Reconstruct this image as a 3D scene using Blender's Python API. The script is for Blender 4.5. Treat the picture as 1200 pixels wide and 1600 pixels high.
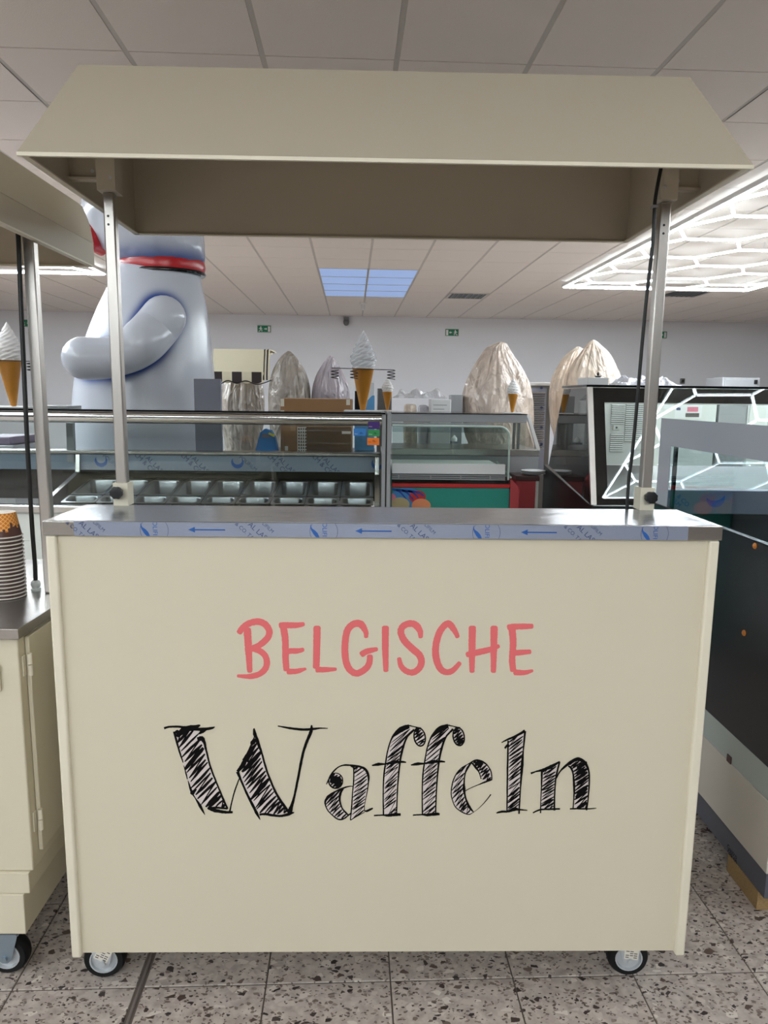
import bpy, bmesh, math, random
from math import sin, cos, pi, sqrt, atan2, radians
from mathutils import Vector, Matrix, noise
from mathutils.geometry import tessellate_polygon

sc = bpy.context.scene
for o in list(bpy.data.objects):
    bpy.data.objects.remove(o)
COL = sc.collection
RND = random.Random(7)

# ------------------------------------------------------------------ camera
FPX, PITCH, YAW, ROLL = 1134.04, 0.15685, -0.02028, 0.01161
CAM = Vector((-0.03448, -1.48951, 1.39809))
_fw = Vector((-sin(YAW) * cos(PITCH), cos(YAW) * cos(PITCH), -sin(PITCH)))
_rt = Vector((cos(YAW), sin(YAW), 0))
_up = _rt.cross(_fw)
RT = cos(ROLL) * _rt + sin(ROLL) * _up
UP = -sin(ROLL) * _rt + cos(ROLL) * _up
cam = bpy.data.cameras.new('camera')
cam.sensor_fit = 'HORIZONTAL'
cam.sensor_width = 36
cam.lens = FPX / 1200 * 36
cam.clip_start, cam.clip_end = 0.05, 100
co = bpy.data.objects.new('camera', cam)
COL.objects.link(co)
m3 = Matrix((RT, UP, -_fw)).transposed()
co.matrix_world = Matrix.Translation(CAM) @ m3.to_4x4()
sc.camera = co

# ------------------------------------------------------------------ light set-up
W = bpy.data.worlds.new('world')
sc.world = W
W.use_nodes = True
W.node_tree.nodes['Background'].inputs[0].default_value = (0.85, 0.92, 1, 1)
W.node_tree.nodes['Background'].inputs[1].default_value = 0.0
TUBE_POWER = 105.0      # tube lights before the camera
DIM_POWER = 33.0       # rows over and behind the cart, set weaker to balance the tones
sc.view_settings.view_transform = 'Standard'
sc.view_settings.look = 'None'
sc.view_settings.gamma = 1
sc.view_settings.exposure = 0.58
sc.view_settings.use_curve_mapping = False
sc.cycles.max_bounces = 10
sc.cycles.diffuse_bounces = 5
sc.cycles.glossy_bounces = 4
sc.cycles.transparent_max_bounces = 24
sc.cycles.caustics_reflective = False
sc.cycles.caustics_refractive = False
sc.cycles.sample_clamp_indirect = 6.0
sc.cycles.use_denoising = True


def ray(px, py):
    return _fw * FPX + RT * (px - 600) - UP * (py - 800)


def at(px, py, Y):
    d = ray(px, py)
    return CAM + d * ((Y - CAM.y) / d.y)


def atz(px, py, Z):
    d = ray(px, py)
    return CAM + d * ((Z - CAM.z) / d.z)


def atx(px, py, X):
    d = ray(px, py)
    return CAM + d * ((X - CAM.x) / d.x)


TH = 0.026          # the room is turned a little against the cart
def room(u, v, z=0.0):
    return Vector((u * cos(TH) - v * sin(TH), u * sin(TH) + v * cos(TH), z))


def unroom(p):
    return (p.x * cos(TH) + p.y * sin(TH), -p.x * sin(TH) + p.y * cos(TH))


# ------------------------------------------------------------------ materials
def lin(c):
    c = c / 255
    return c / 12.92 if c <= 0.04045 else ((c + 0.055) / 1.055) ** 2.4


def rgb(r, g, b):
    return (lin(r), lin(g), lin(b), 1)


def mat(name, col, rough=0.5, metal=0.0, spec=0.5, bump=0.0, bscale=40, var=0.0, vscale=6, coat=0.0, stretch=None):
    m = bpy.data.materials.new(name)
    m.use_nodes = True
    nt = m.node_tree
    p = nt.nodes['Principled BSDF']
    p.inputs['Base Color'].default_value = col if len(col) == 4 else rgb(*col)
    p.inputs['Roughness'].default_value = rough
    p.inputs['Metallic'].default_value = metal
    p.inputs['Specular IOR Level'].default_value = spec
    p.inputs['Coat Weight'].default_value = coat
    p.inputs['Coat Roughness'].default_value = 0.08
    if bump or var:
        tc = nt.nodes.new('ShaderNodeNewGeometry')
        mp = nt.nodes.new('ShaderNodeMapping')
        nt.links.new(tc.outputs['Position'], mp.inputs['Vector'])
        if stretch:
            mp.inputs['Scale'].default_value = stretch
    if bump:
        n = nt.nodes.new('ShaderNodeTexNoise')
        n.inputs['Scale'].default_value = bscale
        n.inputs['Detail'].default_value = 4
        b = nt.nodes.new('ShaderNodeBump')
        b.inputs['Strength'].default_value = bump
        b.inputs['Distance'].default_value = 0.01
        nt.links.new(mp.outputs[0], n.inputs['Vector'])
        nt.links.new(n.outputs['Fac'], b.inputs['Height'])
        nt.links.new(b.outputs[0], p.inputs['Normal'])
    if var:
        n = nt.nodes.new('ShaderNodeTexNoise')
        n.inputs['Scale'].default_value = vscale
        n.inputs['Detail'].default_value = 3
        mx = nt.nodes.new('ShaderNodeMix')
        mx.data_type = 'RGBA'
        c = p.inputs['Base Color'].default_value
        mx.inputs['A'].default_value = [x * (1 - var) for x in c[:3]] + [1]
        mx.inputs['B'].default_value = [min(1, x * (1 + var)) for x in c[:3]] + [1]
        nt.links.new(mp.outputs[0], n.inputs['Vector'])
        nt.links.new(n.outputs['Fac'], mx.inputs['Factor'])
        nt.links.new(mx.outputs['Result'], p.inputs['Base Color'])
    return m


def glass(name, tint=(0.93, 0.96, 0.95), f0=0.04, rough=0.0):
    m = bpy.data.materials.new(name)
    m.use_nodes = True
    nt = m.node_tree
    nt.nodes.remove(nt.nodes['Principled BSDF'])
    t = nt.nodes.new('ShaderNodeBsdfTransparent')
    t.inputs[0].default_value = (*tint, 1)
    g = nt.nodes.new('ShaderNodeBsdfGlossy')
    g.inputs['Roughness'].default_value = rough
    g.inputs['Color'].default_value = (1, 1, 1, 1)
    lw = nt.nodes.new('ShaderNodeLayerWeight')
    lw.inputs['Blend'].default_value = 0.5
    pw = nt.nodes.new('ShaderNodeMath'); pw.operation = 'POWER'; pw.inputs[1].default_value = 5
    ml = nt.nodes.new('ShaderNodeMath'); ml.operation = 'MULTIPLY_ADD'
    ml.inputs[1].default_value = 1 - f0
    ml.inputs[2].default_value = f0
    ml.use_clamp = True
    mx = nt.nodes.new('ShaderNodeMixShader')
    nt.links.new(lw.outputs['Facing'], pw.inputs[0])
    nt.links.new(pw.outputs[0], ml.inputs[0])
    nt.links.new(ml.outputs[0], mx.inputs[0])
    nt.links.new(t.outputs[0], mx.inputs[1])
    nt.links.new(g.outputs[0], mx.inputs[2])
    nt.links.new(mx.outputs[0], nt.nodes['Material Output'].inputs[0])
    return m


def emit(name, col, s):
    m = bpy.data.materials.new(name)
    m.use_nodes = True
    nt = m.node_tree
    p = nt.nodes['Principled BSDF']
    p.inputs['Base Color'].default_value = (*col, 1)
    p.inputs['Emission Color'].default_value = (*col, 1)
    p.inputs['Emission Strength'].default_value = s
    return m


def plastic_wrap(name, col, alpha=0.9):
    """crinkled polythene film over a thing"""
    m = mat(name, col, rough=0.22, spec=0.7, coat=0.35)
    nt = m.node_tree
    p = nt.nodes['Principled BSDF']
    g = nt.nodes.new('ShaderNodeNewGeometry')
    mp = nt.nodes.new('ShaderNodeMapping')
    mp.inputs['Scale'].default_value = (1, 1, 0.55)
    L = nt.links.new
    L(g.outputs['Position'], mp.inputs[0])
    n1 = nt.nodes.new('ShaderNodeTexNoise'); n1.inputs['Scale'].default_value = 7
    n1.inputs['Detail'].default_value = 4; n1.inputs['Distortion'].default_value = 1.2
    L(mp.outputs[0], n1.inputs['Vector'])
    sc1 = nt.nodes.new('ShaderNodeVectorMath'); sc1.operation = 'SCALE'; sc1.inputs['Scale'].default_value = 0.16
    ad = nt.nodes.new('ShaderNodeVectorMath'); ad.operation = 'ADD'
    L(n1.outputs['Color'], sc1.inputs[0]); L(mp.outputs[0], ad.inputs[0]); L(sc1.outputs[0], ad.inputs[1])
    hs = []
    for s_ in (9, 23):
        v = nt.nodes.new('ShaderNodeTexVoronoi'); v.inputs['Scale'].default_value = s_
        L(ad.outputs[0], v.inputs['Vector'])
        hs.append(v)
    hm = nt.nodes.new('ShaderNodeMath'); hm.operation = 'MULTIPLY_ADD'; hm.inputs[1].default_value = 0.45
    L(hs[1].outputs['Distance'], hm.inputs[0]); L(hs[0].outputs['Distance'], hm.inputs[2])
    b1 = nt.nodes.new('ShaderNodeBump'); b1.inputs['Strength'].default_value = 0.75; b1.inputs['Distance'].default_value = 0.035
    L(hm.outputs[0], b1.inputs['Height'])
    L(b1.outputs[0], p.inputs['Normal'])
    L(b1.outputs[0], p.inputs['Coat Normal'])
    r = nt.nodes.new('ShaderNodeValToRGB')
    c = rgb(*col)
    r.color_ramp.elements[0].position = 0.3
    r.color_ramp.elements[0].color = [x * 0.74 for x in c[:3]] + [1]
    r.color_ramp.elements[1].position = 0.65
    r.color_ramp.elements[1].color = [min(1, x * 1.15) for x in c[:3]] + [1]
    L(n1.outputs['Fac'], r.inputs[0])
    L(r.outputs[0], p.inputs['Base Color'])
    p.inputs['Alpha'].default_value = alpha
    return m


def terrazzo(name):
    m = bpy.data.materials.new(name)
    m.use_nodes = True
    nt = m.node_tree
    p = nt.nodes['Principled BSDF']
    L = nt.links.new
    g = nt.nodes.new('ShaderNodeNewGeometry')
    wn = nt.nodes.new('ShaderNodeTexNoise'); wn.inputs['Scale'].default_value = 60; wn.inputs['Detail'].default_value = 2
    wm = nt.nodes.new('ShaderNodeVectorMath'); wm.operation = 'SCALE'; wm.inputs['Scale'].default_value = 0.008
    wa = nt.nodes.new('ShaderNodeVectorMath'); wa.operation = 'ADD'
    L(g.outputs['Position'], wn.inputs['Vector']); L(wn.outputs['Color'], wm.inputs[0])
    L(g.outputs['Position'], wa.inputs[0]); L(wm.outputs[0], wa.inputs[1])

    def chips(scale, lo, hi, dmax, rotz):
        mp = nt.nodes.new('ShaderNodeMapping')
        mp.inputs['Rotation'].default_value = (0, 0, rotz)
        mp.inputs['Scale'].default_value = (1, 1.5, 0)
        L(wa.outputs[0], mp.inputs[0])
        v = nt.nodes.new('ShaderNodeTexVoronoi'); v.inputs['Scale'].default_value = scale
        v.inputs['Randomness'].default_value = 1
        v2 = nt.nodes.new('ShaderNodeTexVoronoi'); v2.feature = 'DISTANCE_TO_EDGE'; v2.inputs['Scale'].default_value = scale
        L(mp.outputs[0], v.inputs['Vector']); L(mp.outputs[0], v2.inputs['Vector'])
        s = nt.nodes.new('ShaderNodeSeparateColor'); L(v.outputs['Color'], s.inputs[0])
        gt = nt.nodes.new('ShaderNodeMath'); gt.operation = 'GREATER_THAN'; gt.inputs[1].default_value = lo
        L(s.outputs[0], gt.inputs[0])
        ed = nt.nodes.new('ShaderNodeMath'); ed.operation = 'GREATER_THAN'; ed.inputs[1].default_value = dmax
        L(v2.outputs['Distance'], ed.inputs[0])
        mu = nt.nodes.new('ShaderNodeMath'); mu.operation = 'MULTIPLY'
        L(gt.outputs[0], mu.inputs[0]); L(ed.outputs[0], mu.inputs[1])
        return mu, s

    base = nt.nodes.new('ShaderNodeTexNoise'); base.inputs['Scale'].default_value = 38; base.inputs['Detail'].default_value = 6
    L(g.outputs['Position'], base.inputs['Vector'])
    br = nt.nodes.new('ShaderNodeValToRGB')
    br.color_ramp.elements[0].position = 0.3; br.color_ramp.elements[0].color = rgb(152, 140, 133)
    br.color_ramp.elements[1].position = 0.7; br.color_ramp.elements[1].color = rgb(190, 179, 170)
    L(base.outputs['Fac'], br.inputs[0])
    cur = br.outputs[0]
    for scale, lo, dm, rz, ramp in (
            (40, 0.60, 0.10, 0.3, [(0, (186, 174, 164)), (0.5, (168, 154, 148)), (1, (205, 196, 186))]),
            (90, 0.84, 0.09, 1.2, [(0, (128, 114, 106)), (0.5, (104, 90, 84)), (1, (150, 136, 126))]),
            (150, 0.88, 0.10, 0.7, [(0, (70, 58, 52)), (0.5, (110, 96, 90)), (1, (60, 50, 46))]),
            (38, 0.93, 0.17, 0.9, [(0, (58, 48, 46)), (0.4, (92, 74, 66)), (0.7, (46, 40, 40)), (1, (112, 96, 88))]),
            (62, 0.93, 0.13, 2.2, [(0, (40, 34, 34)), (0.5, (70, 58, 54)), (1, (52, 46, 46))])):
        mk, s = chips(scale, lo, 1, dm, rz)
        r = nt.nodes.new('ShaderNodeValToRGB')
        e = r.color_ramp.elements
        while len(e) < len(ramp):
            e.new(0.5)
        for i, (pos, c) in enumerate(ramp):
            e[i].position = pos
            e[i].color = rgb(*c)
        L(s.outputs[1], r.inputs[0])
        mx = nt.nodes.new('ShaderNodeMix'); mx.data_type = 'RGBA'
        L(mk.outputs[0], mx.inputs['Factor']); L(cur, mx.inputs['A']); L(r.outputs[0], mx.inputs['B'])
        cur = mx.outputs['Result']
    L(cur, p.inputs['Base Color'])
    p.inputs['Roughness'].default_value = 0.42
    p.inputs['Specular IOR Level'].default_value = 0.35
    return m


M = dict(
    cream=mat('cream lacquer', (208, 199, 177), 0.42, spec=0.35, bump=0.03, bscale=25),
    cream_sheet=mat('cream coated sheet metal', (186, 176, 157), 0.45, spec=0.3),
    cream_light=mat('cream lacquer pale', (222, 214, 194), 0.4, spec=0.35),
    steel=mat('brushed steel', (176, 172, 168), 0.27, 1, bump=0.05, bscale=30, stretch=(1, 40, 40)),
    pole=mat('satin steel tube', (190, 184, 178), 0.34, 1, bump=0.08, bscale=25, stretch=(30, 30, 1)),
    chrome=mat('polished steel', (200, 200, 200), 0.12, 1),
    dark_steel=mat('dull steel', (128, 128, 130), 0.38, 1),
    counter=mat('film covered counter steel', (146, 148, 154), 0.2, 0.55, bump=0.10, bscale=9, stretch=(1, 2.2, 1)),
    film=mat('pale blue protective film', (150, 158, 178), 0.3, 0.45, bump=0.12, bscale=60, stretch=(1, 1, 6)),
    blue_ink=mat('blue print', (18, 84, 160), 0.5),
    navy_ink=mat('navy print', (44, 62, 104), 0.5),
    pink=mat('pink paint', (220, 106, 108), 0.6, spec=0.2),
    black_ink=mat('black paint', (10, 8, 8), 0.7, spec=0.1),
    hatch_white=mat('pale sketch fill', (212, 200, 196), 0.6, spec=0.2),
    black=mat('black plastic', (14, 14, 15), 0.4),
    rubber=mat('black rubber', (16, 16, 17), 0.65, spec=0.3),
    cable=mat('black cable sheath', (12, 12, 13), 0.45),
    zinc=mat('zinc plated steel', (196, 200, 204), 0.35, 0.35, bump=0.1, bscale=70),
    zinc_blue=mat('bluish zinc plate', (150, 164, 176), 0.35, 0.7),
    sticker=mat('white sticker', (226, 220, 208), 0.5),
    grey_ink=mat('grey print', (86, 80, 76), 0.6),
    white=mat('white enamel', (226, 226, 226), 0.35),
    offwhite=mat('off white panel', (214, 216, 212), 0.45),
    wall=mat('white wall paint', (234, 235, 240), 0.75, spec=0.2, var=0.02, vscale=0.6),
    wall_dark=mat('darkened unseen wall', (84, 82, 82), 0.6, spec=0.3),  # unseen wall behind the camera, darkened so less light bounces back
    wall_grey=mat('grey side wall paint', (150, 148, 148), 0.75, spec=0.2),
    ceil=mat('ceiling tile', (228, 220, 214), 0.9, spec=0.1, bump=0.15, bscale=160),
    rail=mat('ceiling rail', (190, 184, 178), 0.6),
    plenum=mat('dark gap above ceiling', (60, 56, 54), 0.9),
    grout=mat('grey grout', (104, 94, 88), 0.9, spec=0.1),
    strip=mat('dark expansion strip', (122, 112, 107), 0.5, 0.2),
    terrazzo=terrazzo('terrazzo'),
    glass=glass('clear glass'),
    fglass=glass('coated front glass', (0.95, 0.97, 0.96), 0.026),
    dglass=glass('smoked side glass', (0.30, 0.30, 0.30), 0.07),
    eglass=glass('tinted end glass', (0.80, 0.84, 0.86), 0.04),
    cglass=glass('greenish freezer glass', (0.82, 0.88, 0.86), 0.045),
    acryl=glass('clear acrylic', (0.80, 0.80, 0.79), 0.06),
    gedge=mat('pale glass edge', (196, 214, 208), 0.25),
    silk=mat('grey printed glass border', (172, 175, 184), 0.12, spec=0.5),
    dark_panel=mat('charcoal gloss panel', (44, 45, 50), 0.16, spec=0.5),
    film_dull=mat('dull protective film', (132, 142, 158), 0.3, 0.45, bump=0.12, bscale=60, stretch=(1, 1, 6)),
    blackgloss=mat('black gloss', (8, 8, 11), 0.12, spec=0.5),
    blackprint=mat('black printed border', (6, 6, 8), 0.6, spec=0.05),
    fill_glow=emit('added white fill light', (1.0, 0.98, 0.95), 24.0),  # glow of the added bar hidden in the black framed case
    grey_panel=mat('grey enamel', (150, 151, 154), 0.4),
    grey_blue=mat('blue grey board', (118, 120, 134), 0.5),
    skirt=mat('grey plinth', (94, 95, 106), 0.4, 0.2),
    base_cream=mat('warm white side panel', (206, 198, 188), 0.35),
    base_green=mat('pale grey green band', (176, 184, 180), 0.35),
    chipboard=mat('chipboard', (164, 134, 92), 0.9, bump=0.6, bscale=240, var=0.3, vscale=160),
    brown=mat('brown wood edge', (112, 74, 40), 0.7),
    orange=mat('orange dot', (196, 122, 50), 0.5),
    red=mat('red enamel', (186, 34, 34), 0.35),
    dred=mat('red side', (176, 62, 66), 0.4),
    teal=mat('teal enamel', (38, 138, 124), 0.3),
    maroon=mat('dark brown top', (70, 44, 42), 0.35),
    cone=mat('amber cone', (168, 112, 32), 0.35, var=0.12, vscale=30),
    swirl=mat('white soft serve', (232, 230, 230), 0.3, spec=0.6),
    wire=mat('dark wire', (40, 38, 38), 0.4, 0.6),
    card=mat('brown cardboard', (156, 118, 82), 0.8, var=0.05, vscale=20),
    blue_plastic=mat('blue plastic', (44, 128, 200), 0.35),
    blue_carton=mat('blue carton', (96, 160, 214), 0.5),
    white_carton=mat('white carton', (220, 224, 230), 0.6),
    yellow=mat('yellow', (210, 204, 40), 0.5),
    purple_tag=mat('purple tag', (66, 28, 120), 0.5),
    green_tag=mat('green tag', (46, 150, 84), 0.5),
    orange_tag=mat('orange tag', (240, 124, 24), 0.5),
    blue_tag=mat('blue tag', (44, 128, 206), 0.5),
    exit_green=mat('exit sign green', (20, 120, 84), 0.5),
    awning=mat('cream awning cloth', (250, 240, 208), 0.8, var=0.03),
    awning_dark=mat('dark valance square', (64, 54, 54), 0.8),
    wrap_grey=plastic_wrap('grey polythene wrap', (176, 166, 156)),
    wrap_lilac=plastic_wrap('lilac polythene wrap', (188, 178, 186)),
    wrap_pink=plastic_wrap('pinkish polythene wrap', (212, 194, 180)),
    wrap_cream=plastic_wrap('cream polythene wrap', (228, 210, 192)),
    wrap_clear=plastic_wrap('clear polythene wrap', (214, 214, 218), 0.55),
    wrap_white=plastic_wrap('white polythene sheet', (228, 228, 238)),
    mauve=mat('mauve lid', (112, 98, 116), 0.4),
    waffle=mat('waffle print', (222, 132, 40), 0.5),
    choc=mat('chocolate print', (74, 32, 18), 0.45),
    cup_dark=mat('dark cup wall', (66, 40, 34), 0.5),
    cup_white=mat('white paper rim', (226, 216, 206), 0.6),
    led=emit('led tube', (0.86, 0.955, 1.0), TUBE_POWER),
    led_back=emit('milky tube back', (0.86, 0.955, 1.0), TUBE_POWER * 0.013),
    led_side=emit('led tube flank', (0.86, 0.955, 1.0), TUBE_POWER * 0.085),
    led_dim_side=emit('dimmer led tube flank', (0.86, 0.955, 1.0), DIM_POWER * 0.3),
    led_dim=emit('dimmer led tube', (0.86, 0.955, 1.0), DIM_POWER),
    led_dim_back=emit('dimmer milky tube back', (0.86, 0.955, 1.0), DIM_POWER * 0.028),
    skypanel=emit('blue light panel', (0.20, 0.29, 0.50), 0.62),
)


# ------------------------------------------------------------------ helpers
ORG = {}


def tag(o, label=None, cat=None, group=None, kind=None):
    for k, v in (('label', label), ('category', cat), ('group', group), ('kind', kind)):
        if v:
            o[k] = v
    return o


def thing(name, label, cat, loc=(0, 0, 0), rz=0.0, group=None, local=False):
    o = bpy.data.objects.new(name, None)
    o.empty_display_size = 0.05
    COL.objects.link(o)
    o.location = loc
    o.rotation_euler = (0, 0, rz)
    ORG[o.name] = Vector((0, 0, 0)) if (local or rz) else Vector(loc)
    return tag(o, label, cat, group)


class MB:
    def __init__(s):
        s.v = []
        s.f = []
        s.mi = []
        s.cur = 0

    def add(s, vs, fs):
        n = len(s.v)
        s.v += [tuple(p) for p in vs]
        s.f += [tuple(i + n for i in f) for f in fs]
        s.mi += [s.cur] * len(fs)
        return s

    def box(s, x0, x1, y0, y1, z0, z1):
        v = [(x, y, z) for x in (x0, x1) for y in (y0, y1) for z in (z0, z1)]
        return s.add(v, [(0, 1, 3, 2), (4, 6, 7, 5), (0, 4, 5, 1), (2, 3, 7, 6), (0, 2, 6, 4), (1, 5, 7, 3)])

    def prism(s, poly, axis, a0, a1):
        def P(p, a):
            return {'x': (a, p[0], p[1]), 'y': (p[0], a, p[1]), 'z': (p[0], p[1], a)}[axis]
        n = len(poly)
        tri = tessellate_polygon([[Vector((p[0], p[1], 0)) for p in poly]])
        vs = [P(p, a0) for p in poly] + [P(p, a1) for p in poly]
        fs = [(i, (i + 1) % n, (i + 1) % n + n, i + n) for i in range(n)]
        fs += [tuple(t) for t in tri] + [tuple(i + n for i in reversed(t)) for t in tri]
        return s.add(vs, fs)

    def slab(s, quad, t):
        """a plate with the four given corners, thickness t along its normal"""
        q = [Vector(p) for p in quad]
        n = (q[1] - q[0]).cross(q[-1] - q[0]).normalized() * t
        k = len(q)
        vs = q + [p + n for p in q]
        fs = [tuple(reversed(range(k))), tuple(range(k, 2 * k))] + [(i, (i + 1) % k, (i + 1) % k + k, i + k) for i in range(k)]
        return s.add(vs, fs)

    def tube(s, path, r, n=8, cap=True):
        path = [Vector(p) for p in path]
        rs = r if isinstance(r, (list, tuple)) else [r] * len(path)
        vs, fs = [], []
        ref = None
        for i, p in enumerate(path):
            t = (path[min(i + 1, len(path) - 1)] - path[max(i - 1, 0)]).normalized()
            if ref is None:
                ref = Vector((0, 0, 1)) if abs(t.z) < 0.9 else Vector((1, 0, 0))
            a = t.cross(ref).normalized()
            b = a.cross(t)
            ref = b
            for k in range(n):
                an = 2 * pi * k / n
                vs.append(p + (a * cos(an) + b * sin(an)) * rs[i])
        for i in range(len(path) - 1):
            for k in range(n):
                fs.append((i * n + k, i * n + (k + 1) % n, (i + 1) * n + (k + 1) % n, (i + 1) * n + k))
        if cap:
            fs.append(tuple(reversed(range(n))))
            fs.append(tuple(range((len(path) - 1) * n, len(path) * n)))
        return s.add(vs, fs)

    def lathe(s, prof, c, n=24, axis='z'):
        """prof: (radius, height) pairs; spun round an axis through c"""
        vs, fs = [], []
        c = Vector(c)
        for r, h in prof:
            for k in range(n):
                a = 2 * pi * k / n
                x, y = r * cos(a), r * sin(a)
                vs.append(c + (Vector((x, y, h)) if axis == 'z' else Vector((x, h, y)) if axis == 'y' else Vector((h, x, y))))
        m = len(prof)
        for i in range(m - 1):
            for k in range(n):
                q = (i * n + k, i * n + (k + 1) % n, (i + 1) * n + (k + 1) % n, (i + 1) * n + k)
                fs.append(q if axis != 'y' else tuple(reversed(q)))
        fs.append(tuple(reversed(range(n))) if axis != 'y' else tuple(range(n)))
        t = tuple(range((m - 1) * n, m * n))
        fs.append(t if axis != 'y' else tuple(reversed(t)))
        return s.add(vs, fs)

    def loft(s, rings, cap=True):
        n = len(rings[0])
        vs = [p for r in rings for p in r]
        fs = [(i * n + k, i * n + (k + 1) % n, (i + 1) * n + (k + 1) % n, (i + 1) * n + k)
              for i in range(len(rings) - 1) for k in range(n)]
        if cap:
            fs += [tuple(reversed(range(n))), tuple(range((len(rings) - 1) * n, len(rings) * n))]
        return s.add(vs, fs)

    def build(s, name, material, parent=None, smooth=None, bev=0, seg=2, label=None, kind=None, rot=None):
        me = bpy.data.meshes.new(name)
        off = Vector((0, 0, 0))
        if parent is not None:
            off = ORG.get(parent.name, Vector((0, 0, 0)))
        me.from_pydata([tuple(Vector(p) - off) for p in s.v], [], s.f)
        for mm in (material if isinstance(material, (list, tuple)) else [material]):
            me.materials.append(mm)
        if any(s.mi):
            me.polygons.foreach_set('material_index', s.mi)
        me.update()
        if smooth:
            me.polygons.foreach_set('use_smooth', [True] * len(me.polygons))
            me.set_sharp_from_angle(angle=radians(smooth))
        o = bpy.data.objects.new(name, me)
        COL.objects.link(o)
        if parent is not None:
            o.parent = parent
            ORG[o.name] = off
        if rot:
            o.rotation_euler = (0, 0, rot)
        if bev:
            b = o.modifiers.new('bevel', 'BEVEL')
            b.width = bev
            b.segments = seg
            b.limit_method = 'ANGLE'
            me.polygons.foreach_set('use_smooth', [True] * len(me.polygons))
            b.harden_normals = False
            me.set_sharp_from_angle(angle=radians(40))
        return tag(o, label, None, None, kind)


def fix_normals(o):
    bm = bmesh.new()
    bm.from_mesh(o.data)
    bmesh.ops.recalc_face_normals(bm, faces=bm.faces)
    bm.to_mesh(o.data)
    bm.free()
    return o


def copy_tree(o, parent=None):
    c = o.copy()
    COL.objects.link(c)
    ORG[c.name] = ORG.get(o.name, Vector((0, 0, 0)))
    if parent is not None:
        c.parent = parent
    for ch in list(o.children):
        copy_tree(ch, c)
    return c


def cat_rom(pts, k=8):
    out = []
    n = len(pts)
    P = [Vector(p) for p in pts]
    for i in range(n - 1):
        p0, p1, p2, p3 = P[max(i - 1, 0)], P[i], P[i + 1], P[min(i + 2, n - 1)]
        for j in range(k):
            t = j / k
            out.append(0.5 * ((2 * p1) + (p2 - p0) * t + (2 * p0 - 5 * p1 + 4 * p2 - p3) * t * t + (3 * p1 - p0 - 3 * p2 + p3) * t ** 3))
    out.append(P[-1])
    return out


_font_cache = {}


def text_tris(s, size=1.0):
    """vertices and faces of a line of lettering, centred on the origin"""
    if s not in _font_cache:
        cu = bpy.data.curves.new('lettering', 'FONT')
        cu.body = s
        cu.align_x = 'CENTER'
        cu.align_y = 'CENTER'
        cu.resolution_u = 3
        ob = bpy.data.objects.new('lettering', cu)
        COL.objects.link(ob)
        dg = bpy.context.evaluated_depsgraph_get()
        me = ob.evaluated_get(dg).to_mesh()
        _font_cache[s] = ([v.co.copy() for v in me.vertices], [tuple(p.vertices) for p in me.polygons])
        ob.evaluated_get(dg).to_mesh_clear()
        bpy.data.objects.remove(ob)
        bpy.data.curves.remove(cu)
    v, f = _font_cache[s]
    return [p * size for p in v], f


def clip_z(mb, lo, hi):
    """cut flat print to the height of the film it is on"""
    bm = bmesh.new()
    vs = [bm.verts.new(p) for p in mb.v]
    for f in mb.f:
        try:
            bm.faces.new([vs[i] for i in f])
        except ValueError:
            pass
    for z, sgn in ((lo, -1), (hi, 1)):
        bmesh.ops.bisect_plane(bm, geom=bm.verts[:] + bm.edges[:] + bm.faces[:], plane_co=(0, 0, z), plane_no=(0, 0, sgn), clear_outer=True)
    r = MB()
    bm.verts.index_update()
    r.add([v.co.copy() for v in bm.verts], [tuple(v.index for v in f.verts) for f in bm.faces])
    bm.free()
    return r


def proj(p):
    d = Vector(p) - CAM
    z = d.dot(_fw)
    if z < 0.05:
        return None
    return 600 + FPX * d.dot(RT) / z, 800 - FPX * d.dot(UP) / z


# ================================================================== room shell
ZC = 2.892
U0, U1, V0, V1 = -8.99, 9.41, -9.4, 12.55
fl = MB().box(U0, U1, V0, V1, -0.12, -0.003).build('floor', M['grout'], kind='structure', rot=TH)
tu, tv, tp = 0.028, 0.07, 0.2995
JOINT = -0.572


def tile_mesh(name, w, d, h, material, up=1):
    b = MB()
    e = 0.0012
    z = 0.0
    vs = [(-w / 2, -d / 2, z - h * up), (w / 2, -d / 2, z - h * up), (w / 2, d / 2, z - h * up), (-w / 2, d / 2, z - h * up)]
    vs += [(-w / 2, -d / 2, z - e * up), (w / 2, -d / 2, z - e * up), (w / 2, d / 2, z - e * up), (-w / 2, d / 2, z - e * up)]
    vs += [(-w / 2 + e, -d / 2 + e, z), (w / 2 - e, -d / 2 + e, z), (w / 2 - e, d / 2 - e, z), (-w / 2 + e, d / 2 - e, z)]
    fs = []
    for a in (0, 4):
        for k in range(4):
            q = (a + k, a + (k + 1) % 4, a + (k + 1) % 4 + 4, a + k + 4)
            fs.append(q if up > 0 else tuple(reversed(q)))
    fs.append((8, 9, 10, 11) if up > 0 else (11, 10, 9, 8))
    return b.add(vs, fs)


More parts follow.
